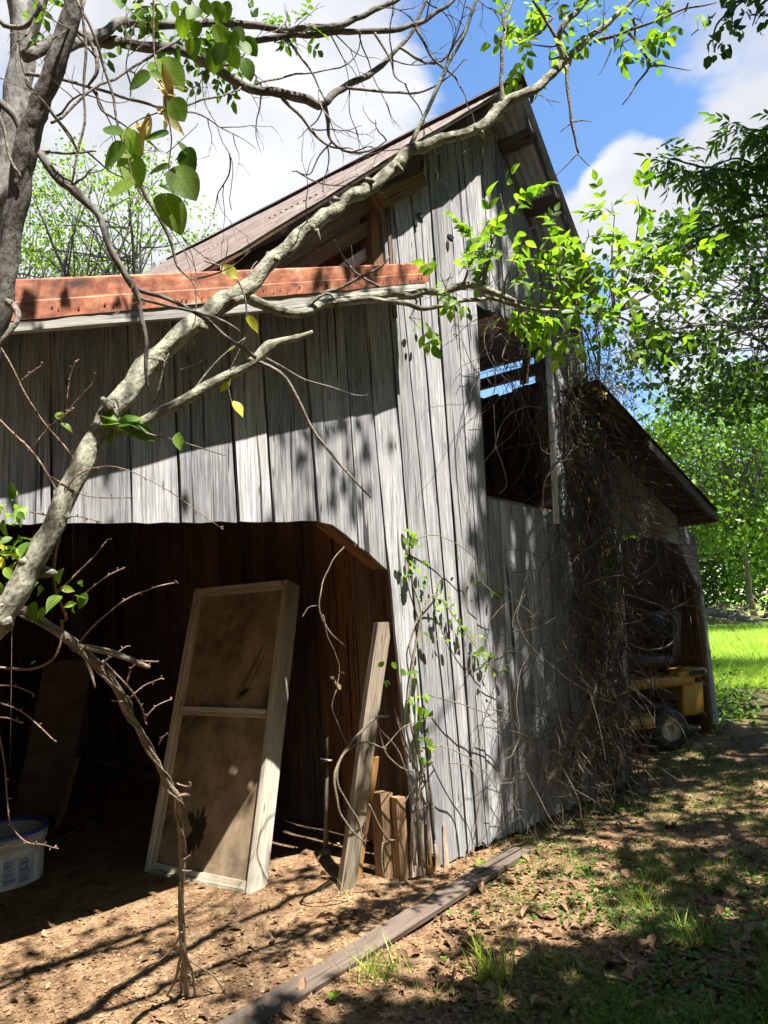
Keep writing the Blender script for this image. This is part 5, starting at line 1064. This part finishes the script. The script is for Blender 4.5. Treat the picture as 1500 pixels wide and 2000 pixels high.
# ------------------------------------------------------------------ trees behind
def far_tree(name, base, center, rad, n, per, ls, spread, mat, label, group=None, br=.09, kind='far', barkm=M_barkdark, ok=None, trunk=True, surf=.5, up=.25, fork=None, gsc=.9, gth=-.22):
    th = thing(name, base, label, 'tree', group); lv = Leaves(); mb = MB(); b = Vector(base); c = Vector(center); m_ = fork or b.lerp(c, .55)
    crown(lv, mb, m_, c, rad, n, per, ls, spread, surf, ok=ok, br=br*.6, up=up, gsc=gsc, gth=gth)
    t2 = MB(); tube(t2, [(*b, br*1.25), (*(b.lerp(m_, .3)+rv()*.05), br), (*(b.lerp(m_, .7)+rv()*.08), br*.8), (*m_, br*.6), (*(m_.lerp(c, .6)), br*.35)], 10, 4, jit=.04, lump=.12)
    t2.build('trunk', barkm, th); mb.build('branches', barkm, th); lv.build('leaves', mat, kind, th, curl=.2); return th
def gp(p): return Vector((p.x, p.y, gz(p.x, p.y)))
notover = lambda c: True
def behind(c):
    t_, n_ = tn(c); return n_ > .6 or t_ > 5.0
c_ = P(1500, 590, 11.0); far_tree('shade_side_tree', gp(P(1800, 1300, 10.5)), c_, (2.75, 2.2, 1.95), 350, 21, .11, .13, M_leafdark, 'large backlit tree with darkened leaves hanging over the right shed roof', br=.10, fork=P(1850, 620, 10.8), kind='round', ok=lambda c: behind(c) and (lambda q: q[1] < 835+.1*(q[0]-1180) and q[0] > 1165+max(0, (480-q[1]))*.6)(proj(c)), surf=.15, up=.1, gsc=1.9, gth=.06)
c_ = P(1420, 900, 24); far_tree('meadow_tree', gp(P(1478, 1222, 27)), c_, (3.2, 3, 3.4), 420, 24, .20, .33, M_leaffar, 'bright sunlit green tree beyond the lawn right of the barn', 'sunlit trees beyond the lawn', br=.12)
c_ = P(1540, 960, 29); far_tree('meadow_tree', gp(P(1500, 1216, 30)), c_, (4.0, 3, 5.0), 420, 24, .24, .4, M_leaffar, 'taller bright green tree at the right edge beyond the lawn', 'sunlit trees beyond the lawn', br=.14)
c_ = P(1330, 1040, 33); far_tree('meadow_tree', gp(P(1300, 1216, 34)), c_, (4.6, 3, 4.6), 420, 22, .26, .45, M_leafmid, 'mid green tree half hidden behind the right shed corner', 'sunlit trees beyond the lawn', br=.14)
for (x, d, r_, lab) in ((1720, 30, 5, 'broad green tree far right of the lawn'), (1180, 44, 6, 'green tree far behind the barn on the right')):
    far_tree('meadow_tree', gp(P(x, 1215, d)), P(x, 1000, d), (r_, r_*.8, r_), 300, 18, .35, .5, M_leaffar, lab, 'sunlit trees beyond the lawn')
c_ = P(215, 440, 12.5); far_tree('small_leaved_tree', gp(P(150, 1200, 12.5)), c_, (1.9, 1.6, 1.35), 210, 26, .062, .14, M_leafbright, 'airy yellow green small leaved tree behind the left shed roof', br=.10, barkm=M_barkdark, surf=.3)
c_ = P(80, 480, 14); far_tree('small_leaved_tree', gp(P(0, 1200, 14)), c_, (1.6, 1.4, 1.3), 150, 24, .07, .16, M_leafmid, 'airy green small leaved tree behind the pale trunk at the left', br=.10, surf=.3)
lv = Leaves()      # far wood closing the horizon
for i in range(9000):
    a = random.uniform(-1.1, 2.0); r_ = random.uniform(62, 80); h = random.uniform(0, 1)**.8*(9+3*noise.noise(Vector((a*9, 0, 0)))+2*noise.noise(Vector((a*40, 0, 0)))); q = Vector((sin(a)*r_, cos(a)*r_, h)); lv.one(q, rv(), Vector((0, -.4, 1))+rv()*.6, random.uniform(.7, 1.6))
o = lv.build('distant_wood', M_leaffar, 'far'); tag(o, 'distant band of green woodland closing the meadow', 'woodland', kind='stuff')
mb = MB()      # fallen log and brush beyond the lawn
a, b_ = gp(P(1385, 1218, 27)), gp(P(1490, 1222, 25)); tube(mb, [(*(a+Vector((0, 0, .55))), .16), (*(a.lerp(b_, .5)+Vector((0, 0, .42))), .13), (*(b_+Vector((0, 0, .05))), .08)], 10, 4, jit=.05, lump=.2); tag(mb.build('fallen_log', M_barkdark), 'dark fallen log lying across the brush beyond the lawn', 'log')
mb = MB()
for i in range(260):
    q = a.lerp(b_, random.uniform(-.5, 1.2))+Vector((random.uniform(-1, 1), random.uniform(0, 3), random.uniform(0, .8))); d = rv(); d.z *= .4; tube(mb, [(*q, .02), (*(q+d*random.uniform(.4, 1.3)+rv()*.1), .008)], 3, 1)
tag(mb.build('brush_pile', M_vine), 'low brown brush pile at the far edge of the lawn', 'brush pile', kind='stuff')

# drooping branches of a tree that stands right of the picture
dt = thing('drooping_tree', gp(P(2050, 1300, 6.8)), 'tree standing out of frame whose drooping leafy branches enter at the upper right', 'tree')
mb = MB(); tw = MB(); LV = Leaves(); LR = Leaves(); b = dt.location; top = P(1950, 300, 6.8)
tube(mb, [(*b, .16), (*(b.lerp(top, .5)+rv()*.1), .13), (*top, .09), (*P(1800, 60, 6.6), .05)], 12, 5, lump=.1); mb.build('trunk', M_barkdark, dt)
def droop(pts, n_lv=60, ls=.11, L_=None, comp_=True):
    L_ = L_ or LV; C = tube(tw, PT(pts), 5, 6, jit=.02)
    for c in C[len(C)//3:]:
        for k in range(3):
            if random.random() < .85:
                dd = (rv()*.8+Vector((-.2, 0, -.65))).normalized()
                if comp_: L_.compound(c+rv()*.04, dd, Vector((0, -.3, 1))+rv()*.5, ls*2.1, 3, ls, .55)
                else: L_.one(c+rv()*.1, dd, Vector((0, -.3, 1))+rv()*.7, ls*random.uniform(.6, 1.2))
for q in ([(1900, 250, 6.8, 10), (1650, 210, 6.6, 6), (1540, 230, 6.5, 4), (1480, 255, 6.4, 2), (1430, 240, 6.4, 1)], [(1900, 300, 6.8, 10), (1650, 330, 6.6, 6), (1500, 340, 6.5, 4), (1400, 330, 6.4, 3), (1340, 318, 6.3, 2), (1285, 300, 6.3, 1)], [(1650, 330, 6.6, 5), (1540, 380, 6.5, 4), (1440, 380, 6.5, 3), (1380, 400, 6.4, 2)],
          [(1900, 330, 6.8, 8), (1650, 400, 6.6, 5), (1500, 420, 6.5, 4), (1400, 440, 6.5, 3), (1330, 470, 6.4, 1)], [(1500, 340, 6.5, 3), (1440, 310, 6.4, 2), (1380, 330, 6.3, 1)], [(1600, 250, 6.5, 4), (1520, 280, 6.5, 3), (1470, 320, 6.4, 2)]): droop(q)
for q in ([(1800, -60, 5.2, 8), (1600, -40, 5.0, 5), (1450, 0, 4.8, 3), (1400, 50, 4.7, 2), (1392, 90, 4.7, 1)], [(1600, -40, 5.0, 4), (1500, 0, 4.8, 3), (1470, 50, 4.7, 1)], [(1600, -60, 5.0, 4), (1500, -30, 4.8, 3), (1440, 10, 4.7, 2), (1430, 50, 4.7, 1)]): droop(q, ls=.07, L_=LR, comp_=False)
tw.build('branches', M_barkdark, dt); LV.build('leaves', M_leafmid, 'lance', dt); LR.build('round_leaves', M_leafdark, 'round', dt)

# ------------------------------------------------------------------ unseen trees added toward the sun, leaf clumps placed to dapple ground and wall
def pin(poly, x, y):
    c = False; j = len(poly)-1
    for i in range(len(poly)):
        xi, yi = poly[i]; xj, yj = poly[j]
        if (yi > y) != (yj > y) and x < (xj-xi)*(y-yi)/(yj-yi)+xi: c = not c
        j = i
    return c
LIT_G = [[(-400, 1880), (350, 1740), (560, 1600), (830, 1600), (1000, 1610), (1090, 1650), (1200, 1690), (1260, 1740), (1330, 1800), (1320, 1850), (1200, 1850), (1120, 1850), (980, 1855), (860, 1900), (780, 1880), (560, 2080), (100, 2100), (-500, 2100)], [(560, 1600), (850, 1600), (850, 1760), (560, 1760)]]
def shadow_clumps(n, gen, mat_l, ls, per, spread, rng_L):
    out = []; k = 0; tries = 0
    while k < n and tries < n*30:
        tries += 1; tgt = gen()
        if tgt is None: continue
        L = random.uniform(*rng_L); p = tgt+SUNV*L
        if in_frame(p, 130): 
            p = tgt+SUNV*(L+2.5)
            if in_frame(p, 130): continue
        out.append(p); k += 1
    return out
def gen_ground():
    x = random.uniform(500, 2300); y = 1330+(random.random()**1.4)*900
    for pl_ in LIT_G:
        if pin(pl_, x, y): return None
    if x < 860 and y < 1990: return None
    if 940 < x < 1010 and 1600 < y < 1650: return None
    p = G(x, y); tq, nq = tn(p)
    if p.y > 13 or (nq > -.15 and tq < 5.2): return None
    if noise.noise(p*1.6+Vector((3, 3, 3))) > .36: return None
    return p
def gen_lowleft():
    x = random.uniform(-200, 900); y = random.uniform(1790, 2080); p = G(x, y)
    return p if noise.noise(p*2.6+Vector((9, 3, 3))) > .16 else None
def gen_wall():
    x = random.uniform(930, 1420); y = random.uniform(250, 1700)
    if x < 955+random.gauss(0, 8)+(40 if y < 560 else 0)-(.0): return None
    if y < 560 and noise.noise(Vector((x*.012, y*.012, 4))) > .0: return None
    if 1225 < x < 1262 and 930 < y < 1045: return None
    if 1050 < x < 1105 and 600 < y < 1030 and random.random() < .85: return None
    if 1050 < x < 1080 and 430 < y < 540: return None
    if y > 1250 and x < 1010: return None
    p = WP(x, y, 0); return p if noise.noise(p*1.8+Vector((1, 8, 3))) < .34 else None
def gen_wall2():          # loose dapple on the sunny boards
    x = random.gauss(660, 45); y = random.gauss(860, 70); return WP(x, y, 0)
def shade_tree(name, base, clumps, label, ls, per, spread, mat, k=1.0):
    th = thing(name, base, label, 'tree', None); lv = Leaves(); mb = MB(); b = Vector(base)
    cen = sum((Vector(c) for c in clumps), Vector((0, 0, 0)))/len(clumps)
    for c in clumps:
        for i in range(per):
            lv.one(c+Vector((random.gauss(0, 1), random.gauss(0, 1), random.gauss(0, .8)))*spread, rv(), Vector((0, 0, 1))+rv()*.5, ls*random.uniform(.7, 1.3))
    top = Vector((b.x*.7+cen.x*.3, b.y*.7+cen.y*.3, cen.z*.75)); t2 = MB(); tube(t2, [(*b, .22*k), (*(b.lerp(top, .5)+rv()*.1), .17*k), (*top, .10*k)], 12, 4, lump=.1); t2.build('trunk', M_barkdark, th)
    for c in random.sample(clumps, min(26, len(clumps))):
        m_ = top.lerp(c, .5)+Vector((0, 0, .3))
        if in_frame(m_, 60) or in_frame(top.lerp(c, .75), 60): continue
        tube(mb, [(*top, .06*k), (*m_, .04*k), (*c, .012*k)], 6, 5, jit=.05)
    if mb.v: mb.build('branches', M_barkdark, th)
    lv.build('leaves', mat, 'far', th); return th
sc = shadow_clumps(1050, gen_ground, None, .1, 8, .2, (6.0, 9.5)); shade_tree('shade_caster_tree', (8.2, .4, 0), sc, 'tall leafy tree out of frame to the right that shades the path', .15, 9, .16, M_leafmid)
gen_mow = lambda: mg+Vector((random.uniform(-.9, .6), random.uniform(-.3, .8), random.uniform(0, 1)))
sc = shadow_clumps(120, gen_mow, None, .1, 8, .2, (5.5, 8)) + shadow_clumps(600, gen_wall, None, .1, 8, .2, (5.0, 8.0)); shade_tree('shade_caster_tree', (8.8, 4.4, .3), sc, 'leafy tree out of frame beyond the path that shades the right half of the barn', .13, 9, .12, M_leafmid)
sc = shadow_clumps(22, gen_lowleft, None, .1, 8, .2, (5.0, 6.5)) + shadow_clumps(16, gen_wall2, None, .1, 8, .2, (4.2, 5.5)); shade_tree('shade_caster_tree', (2.5, -3.4, 0), sc, 'thin tree out of frame behind the viewer that drops loose dapple on the ground', .09, 7, .12, M_leafmid, .22)
for (x, y, r_, h, lab) in ((-5.8, -2.2, 3.0, 8.0, 'high crowned light blocking tree added out of frame just left of the viewer'), (5.6, -4.4, 3.0, 8.6, 'high crowned light blocking tree added out of frame just right of the viewer'), (-3.5, -6.5, 4.2, 6.5, 'tall dense light blocking tree added out of frame just behind the viewer on the left'), (4.5, -8.5, 4.4, 6.8, 'tall dense light blocking tree added out of frame behind the viewer and right of the path'), (12.5, -3.5, 4.4, 6.8, 'tall dense light blocking tree added out of frame at the far side of the path'), (-8, -2, 4, 6.5, 'tall dense light blocking tree added out of frame beside the left shed wing'), (16, 6.5, 4.2, 6.8, 'tall dense light blocking tree added out of frame right of the lawn edge'), (-5.5, -4.5, 3.2, 4.5, 'round leafy light blocking tree added out of frame behind the viewer on the left'), (0, -9, 4, 5, 'round leafy light blocking tree added out of frame straight behind the viewer'), (9, -6, 4, 5, 'round leafy light blocking tree added out of frame behind the viewer on the right'), (-9, 2, 3.5, 4.5, 'round leafy light blocking tree added out of frame left of the barn'), (14.5, 2, 4, 5, 'round leafy light blocking tree added out of frame across the path on the right')):
    far_tree('sky_block_tree', (x, y, gz(x, y)), (x, y, h), (r_, r_, h*.85), 230, 16, .42, .5, M_leafdark, lab, br=.16)  # unseen ring of trees added to cut sky light on the barn

# ------------------------------------------------------------------ litter, grass, weeds
lv = Leaves(); lt = Leaves(); n = 0
while n < 20000:
    x = random.uniform(-60, 1560); y = 1380+620*random.random()**.8+random.uniform(0, 40); p = G(x, y)
    if p.y > 10.5 or p.y < 2: continue
    if p.x < -.2 and tn(p)[1] > 1.3 and random.random() < .7: continue
    if x < 850 and random.random() < .45: continue
    n += 1; p.z += .006; s_ = random.uniform(.010, .036) if random.random() < .88 else random.uniform(.035, .06)
    if random.random() < (.75 if x > 850 else .16): lv.one(p, rv()*Vector((1, 1, .25)) if False else Vector((random.gauss(0, 1), random.gauss(0, 1), random.gauss(0, .2))), Vector((random.gauss(0, .3), random.gauss(0, .3), 1)), s_)
    else: lt.one(p, Vector((random.gauss(0, 1), random.gauss(0, 1), random.gauss(0, .15))), Vector((random.gauss(0, .4), random.gauss(0, .4), 1)), s_*random.uniform(.25, .62))
tag(lv.build('leaf_litter', M_dead, 'ovate', curl=.6), 'brown dead leaves scattered over the bare ground', 'leaf litter', kind='stuff')
M_chip = leafmat('pale_wood_chip', (.18, .10, .05), (.42, .275, .155), .05, (1, .8, .6), .9)
tag(lt.build('bark_chips', M_chip, 'far', curl=.3), 'pale orange bark chips in front of the shed opening', 'bark chips', kind='stuff')
LEAF_T['blade'] = ([(0, -.02), (0, .02), (.5, -.016), (.5, .016), (1, 0)], [(0, 2, 3, 1), (2, 4, 3)])
lv = Leaves(); n = 0
while n < 15000:
    x = random.uniform(900, 1560); y = 1420+620*random.random(); p = G(x, y)
    if p.y > 11: continue
    if random.random() > sm((x-900)/350)*.8+.12: continue
    if noise.noise(p*1.7+Vector((5, 5, 5))) < -.1: continue
    n += 1; lv.one(p, Vector((random.gauss(0, .8), random.gauss(0, .8), 1)), rv(), random.uniform(.025, .085))
tag(lv.build('path_grass', M_grass, 'blade', curl=.9, fold=0), 'thin short grass on the shaded path', 'grass', kind='stuff')
lv = Leaves(); n = 0
while n < 26000:
    y = 9.6+random.random()**2*16; x = random.uniform(y*.40, y*.62); 
    if y < 10.6+.5*noise.noise(Vector((x, y, 1))) and random.random() < .6: continue
    n += 1; lv.one((x, y, gz(x, y)+.01), Vector((random.gauss(0, .5), random.gauss(0, .5), 1)), rv(), random.uniform(.06, .14)*(1+y*.03))
M_lawnblade = leafmat('lawn_blade', (.16, .27, .03), (.34, .42, .07), .45)
tag(lv.build('lawn_grass', M_lawnblade, 'blade', curl=.9, fold=0), 'bright sunlit lawn grass beyond the barn corner', 'grass', kind='stuff')
M_tuft = leafmat('tuft_blade', (.10, .17, .03), (.30, .33, .08), .4)
def tuft(x, y, h, n, lab, spread=.05):
    c = G(x, y); lv = Leaves()
    for i in range(n): lv.one(c+Vector((random.gauss(0, spread), random.gauss(0, spread), 0)), Vector((random.gauss(0, .34), random.gauss(0, .34), 1)), rv(), h*random.uniform(.25, 1.1))
    o = lv.build('grass_tuft', M_tuft, 'blade', curl=.7, fold=0); return tag(o, lab, 'grass tuft', 'grass tufts in front of the barn')
for a in ((742, 1905, .16, 130, 'low wide grass tuft growing beside the middle of the long plank', .06), (962, 1915, .24, 70, 'tall thin grass tuft in the sunlit patch right of the plank'), (1075, 1890, .09, 40, 'small grass tuft at the dark edge of the sunlit patch'), (1160, 1800, .08, 50, 'low pale weed tuft in the middle of the sunlit patch', .08), (1262, 1775, .16, 26, 'upright weedy tuft at the right end of the sunlit patch', .03), (1340, 1830, .12, 60, 'tuft in the shade at the lower right', .08),
          (1100, 1700, .07, 40, 'short tuft near the end of the long plank', .06), (850, 1960, .08, 50, 'short tuft at the bottom edge right of the plank', .06), (985, 1990, .13, 14, 'few blades at the very bottom edge', .02), (1010, 1765, .09, 30, 'sparse tuft right of the tall thin tuft', .04), (1400, 1700, .08, 60, 'tuft in the shade right of the sunlit patch', .1), (680, 1745, .16, 7, 'few seed stalks at the foot of the leaning lumber', .02)): tuft(*a)
def weed(x, y, n, ls, lab, mat=M_leafbright, h=.03):
    c = G(x, y); lv = Leaves(); b_ = thing('seedling', c, lab, 'seedling', 'seedlings around the plank'); mb = MB(); tube(mb, [(*c, .0015), (*(c+Vector((0, 0, h))), .001)], 4, 1); mb.build('stem', M_vine, b_)
    for i in range(n): a = 2*pi*i/n+random.random(); lv.one(c+Vector((0, 0, h)), Vector((cos(a), sin(a), random.uniform(.1, .6))), Vector((0, 0, 1))+rv()*.2, ls*random.uniform(.8, 1.2))
    lv.build('leaves', mat, 'round', b_)
for a in ((940, 1698, 4, .055, 'bright two leaved seedling beside the plank at the barn foot'), (652, 1962, 5, .035, 'small seedling left of the plank near the bottom edge'), (868, 1885, 3, .02, 'tiny seedling right of the tallest grass tuft'), (1020, 1712, 5, .035, 'weedy seedling near the far end of the plank', M_leafbright, .08), (1268, 1835, 4, .03, 'round leaved seedling at the lower edge of the sunlit patch'), (1015, 1655, 4, .03, 'seedling just beyond the end of the plank', M_leafmid, .07),
          (1235, 1620, 6, .06, 'leafy dark seedling in the shade beside the vine thicket', M_leafmid), (1330, 1450, 8, .06, 'green weed at the wheel of the mower', M_leafbright, .06), (1205, 1590, 6, .06, 'dark green weed in the shade left of another', M_leafmid), (1420, 1720, 5, .03, 'seedling deep in the shade at the right', M_leafmid), (880, 1795, 4, .02, 'tiny seedling against the plank'), (930, 1800, 5, .025, 'tiny seedling right of the plank in the sun')): weed(*a)
lv = Leaves(); n = 0
while n < 3300:
    x = random.uniform(960, 1560); y = random.uniform(1440, 2040); p = G(x, y)
    if p.y > 10 or noise.noise(p*1.3+Vector((2, 9, 5))) < -.02 or random.random() > sm((x-900)/420)+.08: continue
    n += 1; lv.one(p+Vector((0, 0, random.uniform(.004, .03))), Vector((random.gauss(0, 1), random.gauss(0, 1), .2)), Vector((random.gauss(0, .3), random.gauss(0, .3), 1)), random.uniform(.012, .034))
tag(lv.build('ground_weeds', M_leafmid, 'round'), 'low small leaved weeds creeping over the shaded path', 'weeds', kind='stuff')
# low green growth at the right corner of the barn
lv = Leaves()
for i in range(900):
    x = random.gauss(1410, 40); y = random.gauss(1375, 28); p = G(x, y); lv.one(p+Vector((0, 0, random.uniform(.02, .3)*random.random())), rv(), Vector((0, 0, 1))+rv()*.5, random.uniform(.04, .09))
tag(lv.build('corner_undergrowth', M_leafmid, 'ovate'), 'low green undergrowth at the far right corner of the barn', 'undergrowth', kind='stuff')
a, m_, b_ = G(1112, 1872), G(1150, 1905), G(1235, 1925); mb = MB(); tube(mb, [(*(a+Vector((0, 0, .02))), .007), (*(a.lerp(m_, .5)+Vector((0, 0, .02))), .012), (*(m_+Vector((0, 0, .012))), .011), (*(b_+Vector((0, 0, .008))), .006)], 8, 5, jit=.01, lump=.2)
tag(mb.build('fallen_stick', M_vine), 'curved brown fallen stick on the shaded litter near the lower right', 'stick')
for (p, lab) in (((90, 1615, 1350-1100, 0), ''),): pass
A = G(95, 1650); B = G(190, 1600); mb = MB(); box(mb, A+Vector((0, 0, .01)), Vector((.06, .05, 0)), Vector((0, 0, .02)), B-A, 6, .01); tag(mb.build('scrap_board', M_plank), 'short dusty scrap board on the shed floor behind the bucket', 'board')

# ragged rotten ends of the jamb boards, black patches painted for the dark inside gable holes
for k_, (x, y0, y1, w) in enumerate(((812, 1590, 1712, .055), (826, 1560, 1710, .05), (842, 1610, 1706, .055), (858, 1650, 1708, .05), (874, 1610, 1700, .05))):
    mb = MB(); A, B = WP(x, y1, .012), WP(x-6, y0, .012); box(mb, A-T*w/2, T*w, N*.02, B-A, 10, .012, taper=.35); mb.build('rotten_board_end', M_rot, barn)
for (x, y, w, h) in ((822, 420, 10, 5), (813, 436, 4, 9), (881, 462, 10, 5), (875, 478, 4, 10), (1180, 1120, 4, 3)):
    mb = MB(); c_ = WP(x, y, .014); vs_ = []; n_ = 12
    for i in range(n_): a = 2*pi*i/n_; rr = 1+.35*noise.noise(Vector((cos(a)*2+x, sin(a)*2, 1))); vs_.append(c_+T*cos(a)*w*.0036*rr+Vector((0, 0, sin(a)*h*.0036*rr)))
    vs_ += [v+N*.012 for v in vs_]; mb.add(vs_, [tuple(range(n_))]+[(i, i+n_, (i+1) % n_+n_, (i+1) % n_) for i in range(n_)]); mb.build('rotted_hole_patch', M_black, barn)

for x, y, L, lab in ((560, 1790, .22, 'thin twig lying on the sunlit dirt between the window frame and the plank'), (905, 1850, .16, 'small twig on the litter right of the tallest grass tuft'), (1090, 1770, .25, 'longer bare twig across the sunlit patch right of the plank'), (1180, 1620, .3, 'bare twig on the shaded litter below the vine thicket'), (1330, 1750, .2, 'twig in the shade at the right end of the sunlit patch'), (240, 1830, .15, 'short twig on the sunlit chips left of the twisted vine foot'), (1290, 1560, .28, 'long twig lying in the deep shade before the mower'), (1420, 1860, .2, 'twig on the dark litter near the lower right corner')):
    c_ = G(x, y); d = Vector((random.gauss(0, 1), random.gauss(0, 1), 0)).normalized(); mb = MB(); pts = []
    for k in range(4): q = c_+d*L*k/3+Vector((random.uniform(-.02, .02), random.uniform(-.02, .02), 0)); pts.append((q.x, q.y, gz(q.x, q.y)+.008, .003*(1-.2*k)))
    tube(mb, pts, 5, 3, jit=.006); tag(mb.build('ground_twig', M_vine), lab, 'twig', 'loose twigs on the ground')

lv = Leaves(); n = 0
while n < 420:
    x = random.uniform(380, 1540); y = random.uniform(1560, 2010)
    if x < 850 and random.random() < .6: continue
    p = G(x, y); n += 1; lv.one(p+Vector((0, 0, .012)), Vector((random.gauss(0, 1), random.gauss(0, 1), .25)), Vector((random.gauss(0, .5), random.gauss(0, .5), 1)), random.uniform(.04, .085))
tag(lv.build('curled_leaves', M_dead, 'ovate_fine', curl=.9, fold=.9), 'larger curled dead leaves lying on top of the litter', 'leaf litter', kind='stuff')
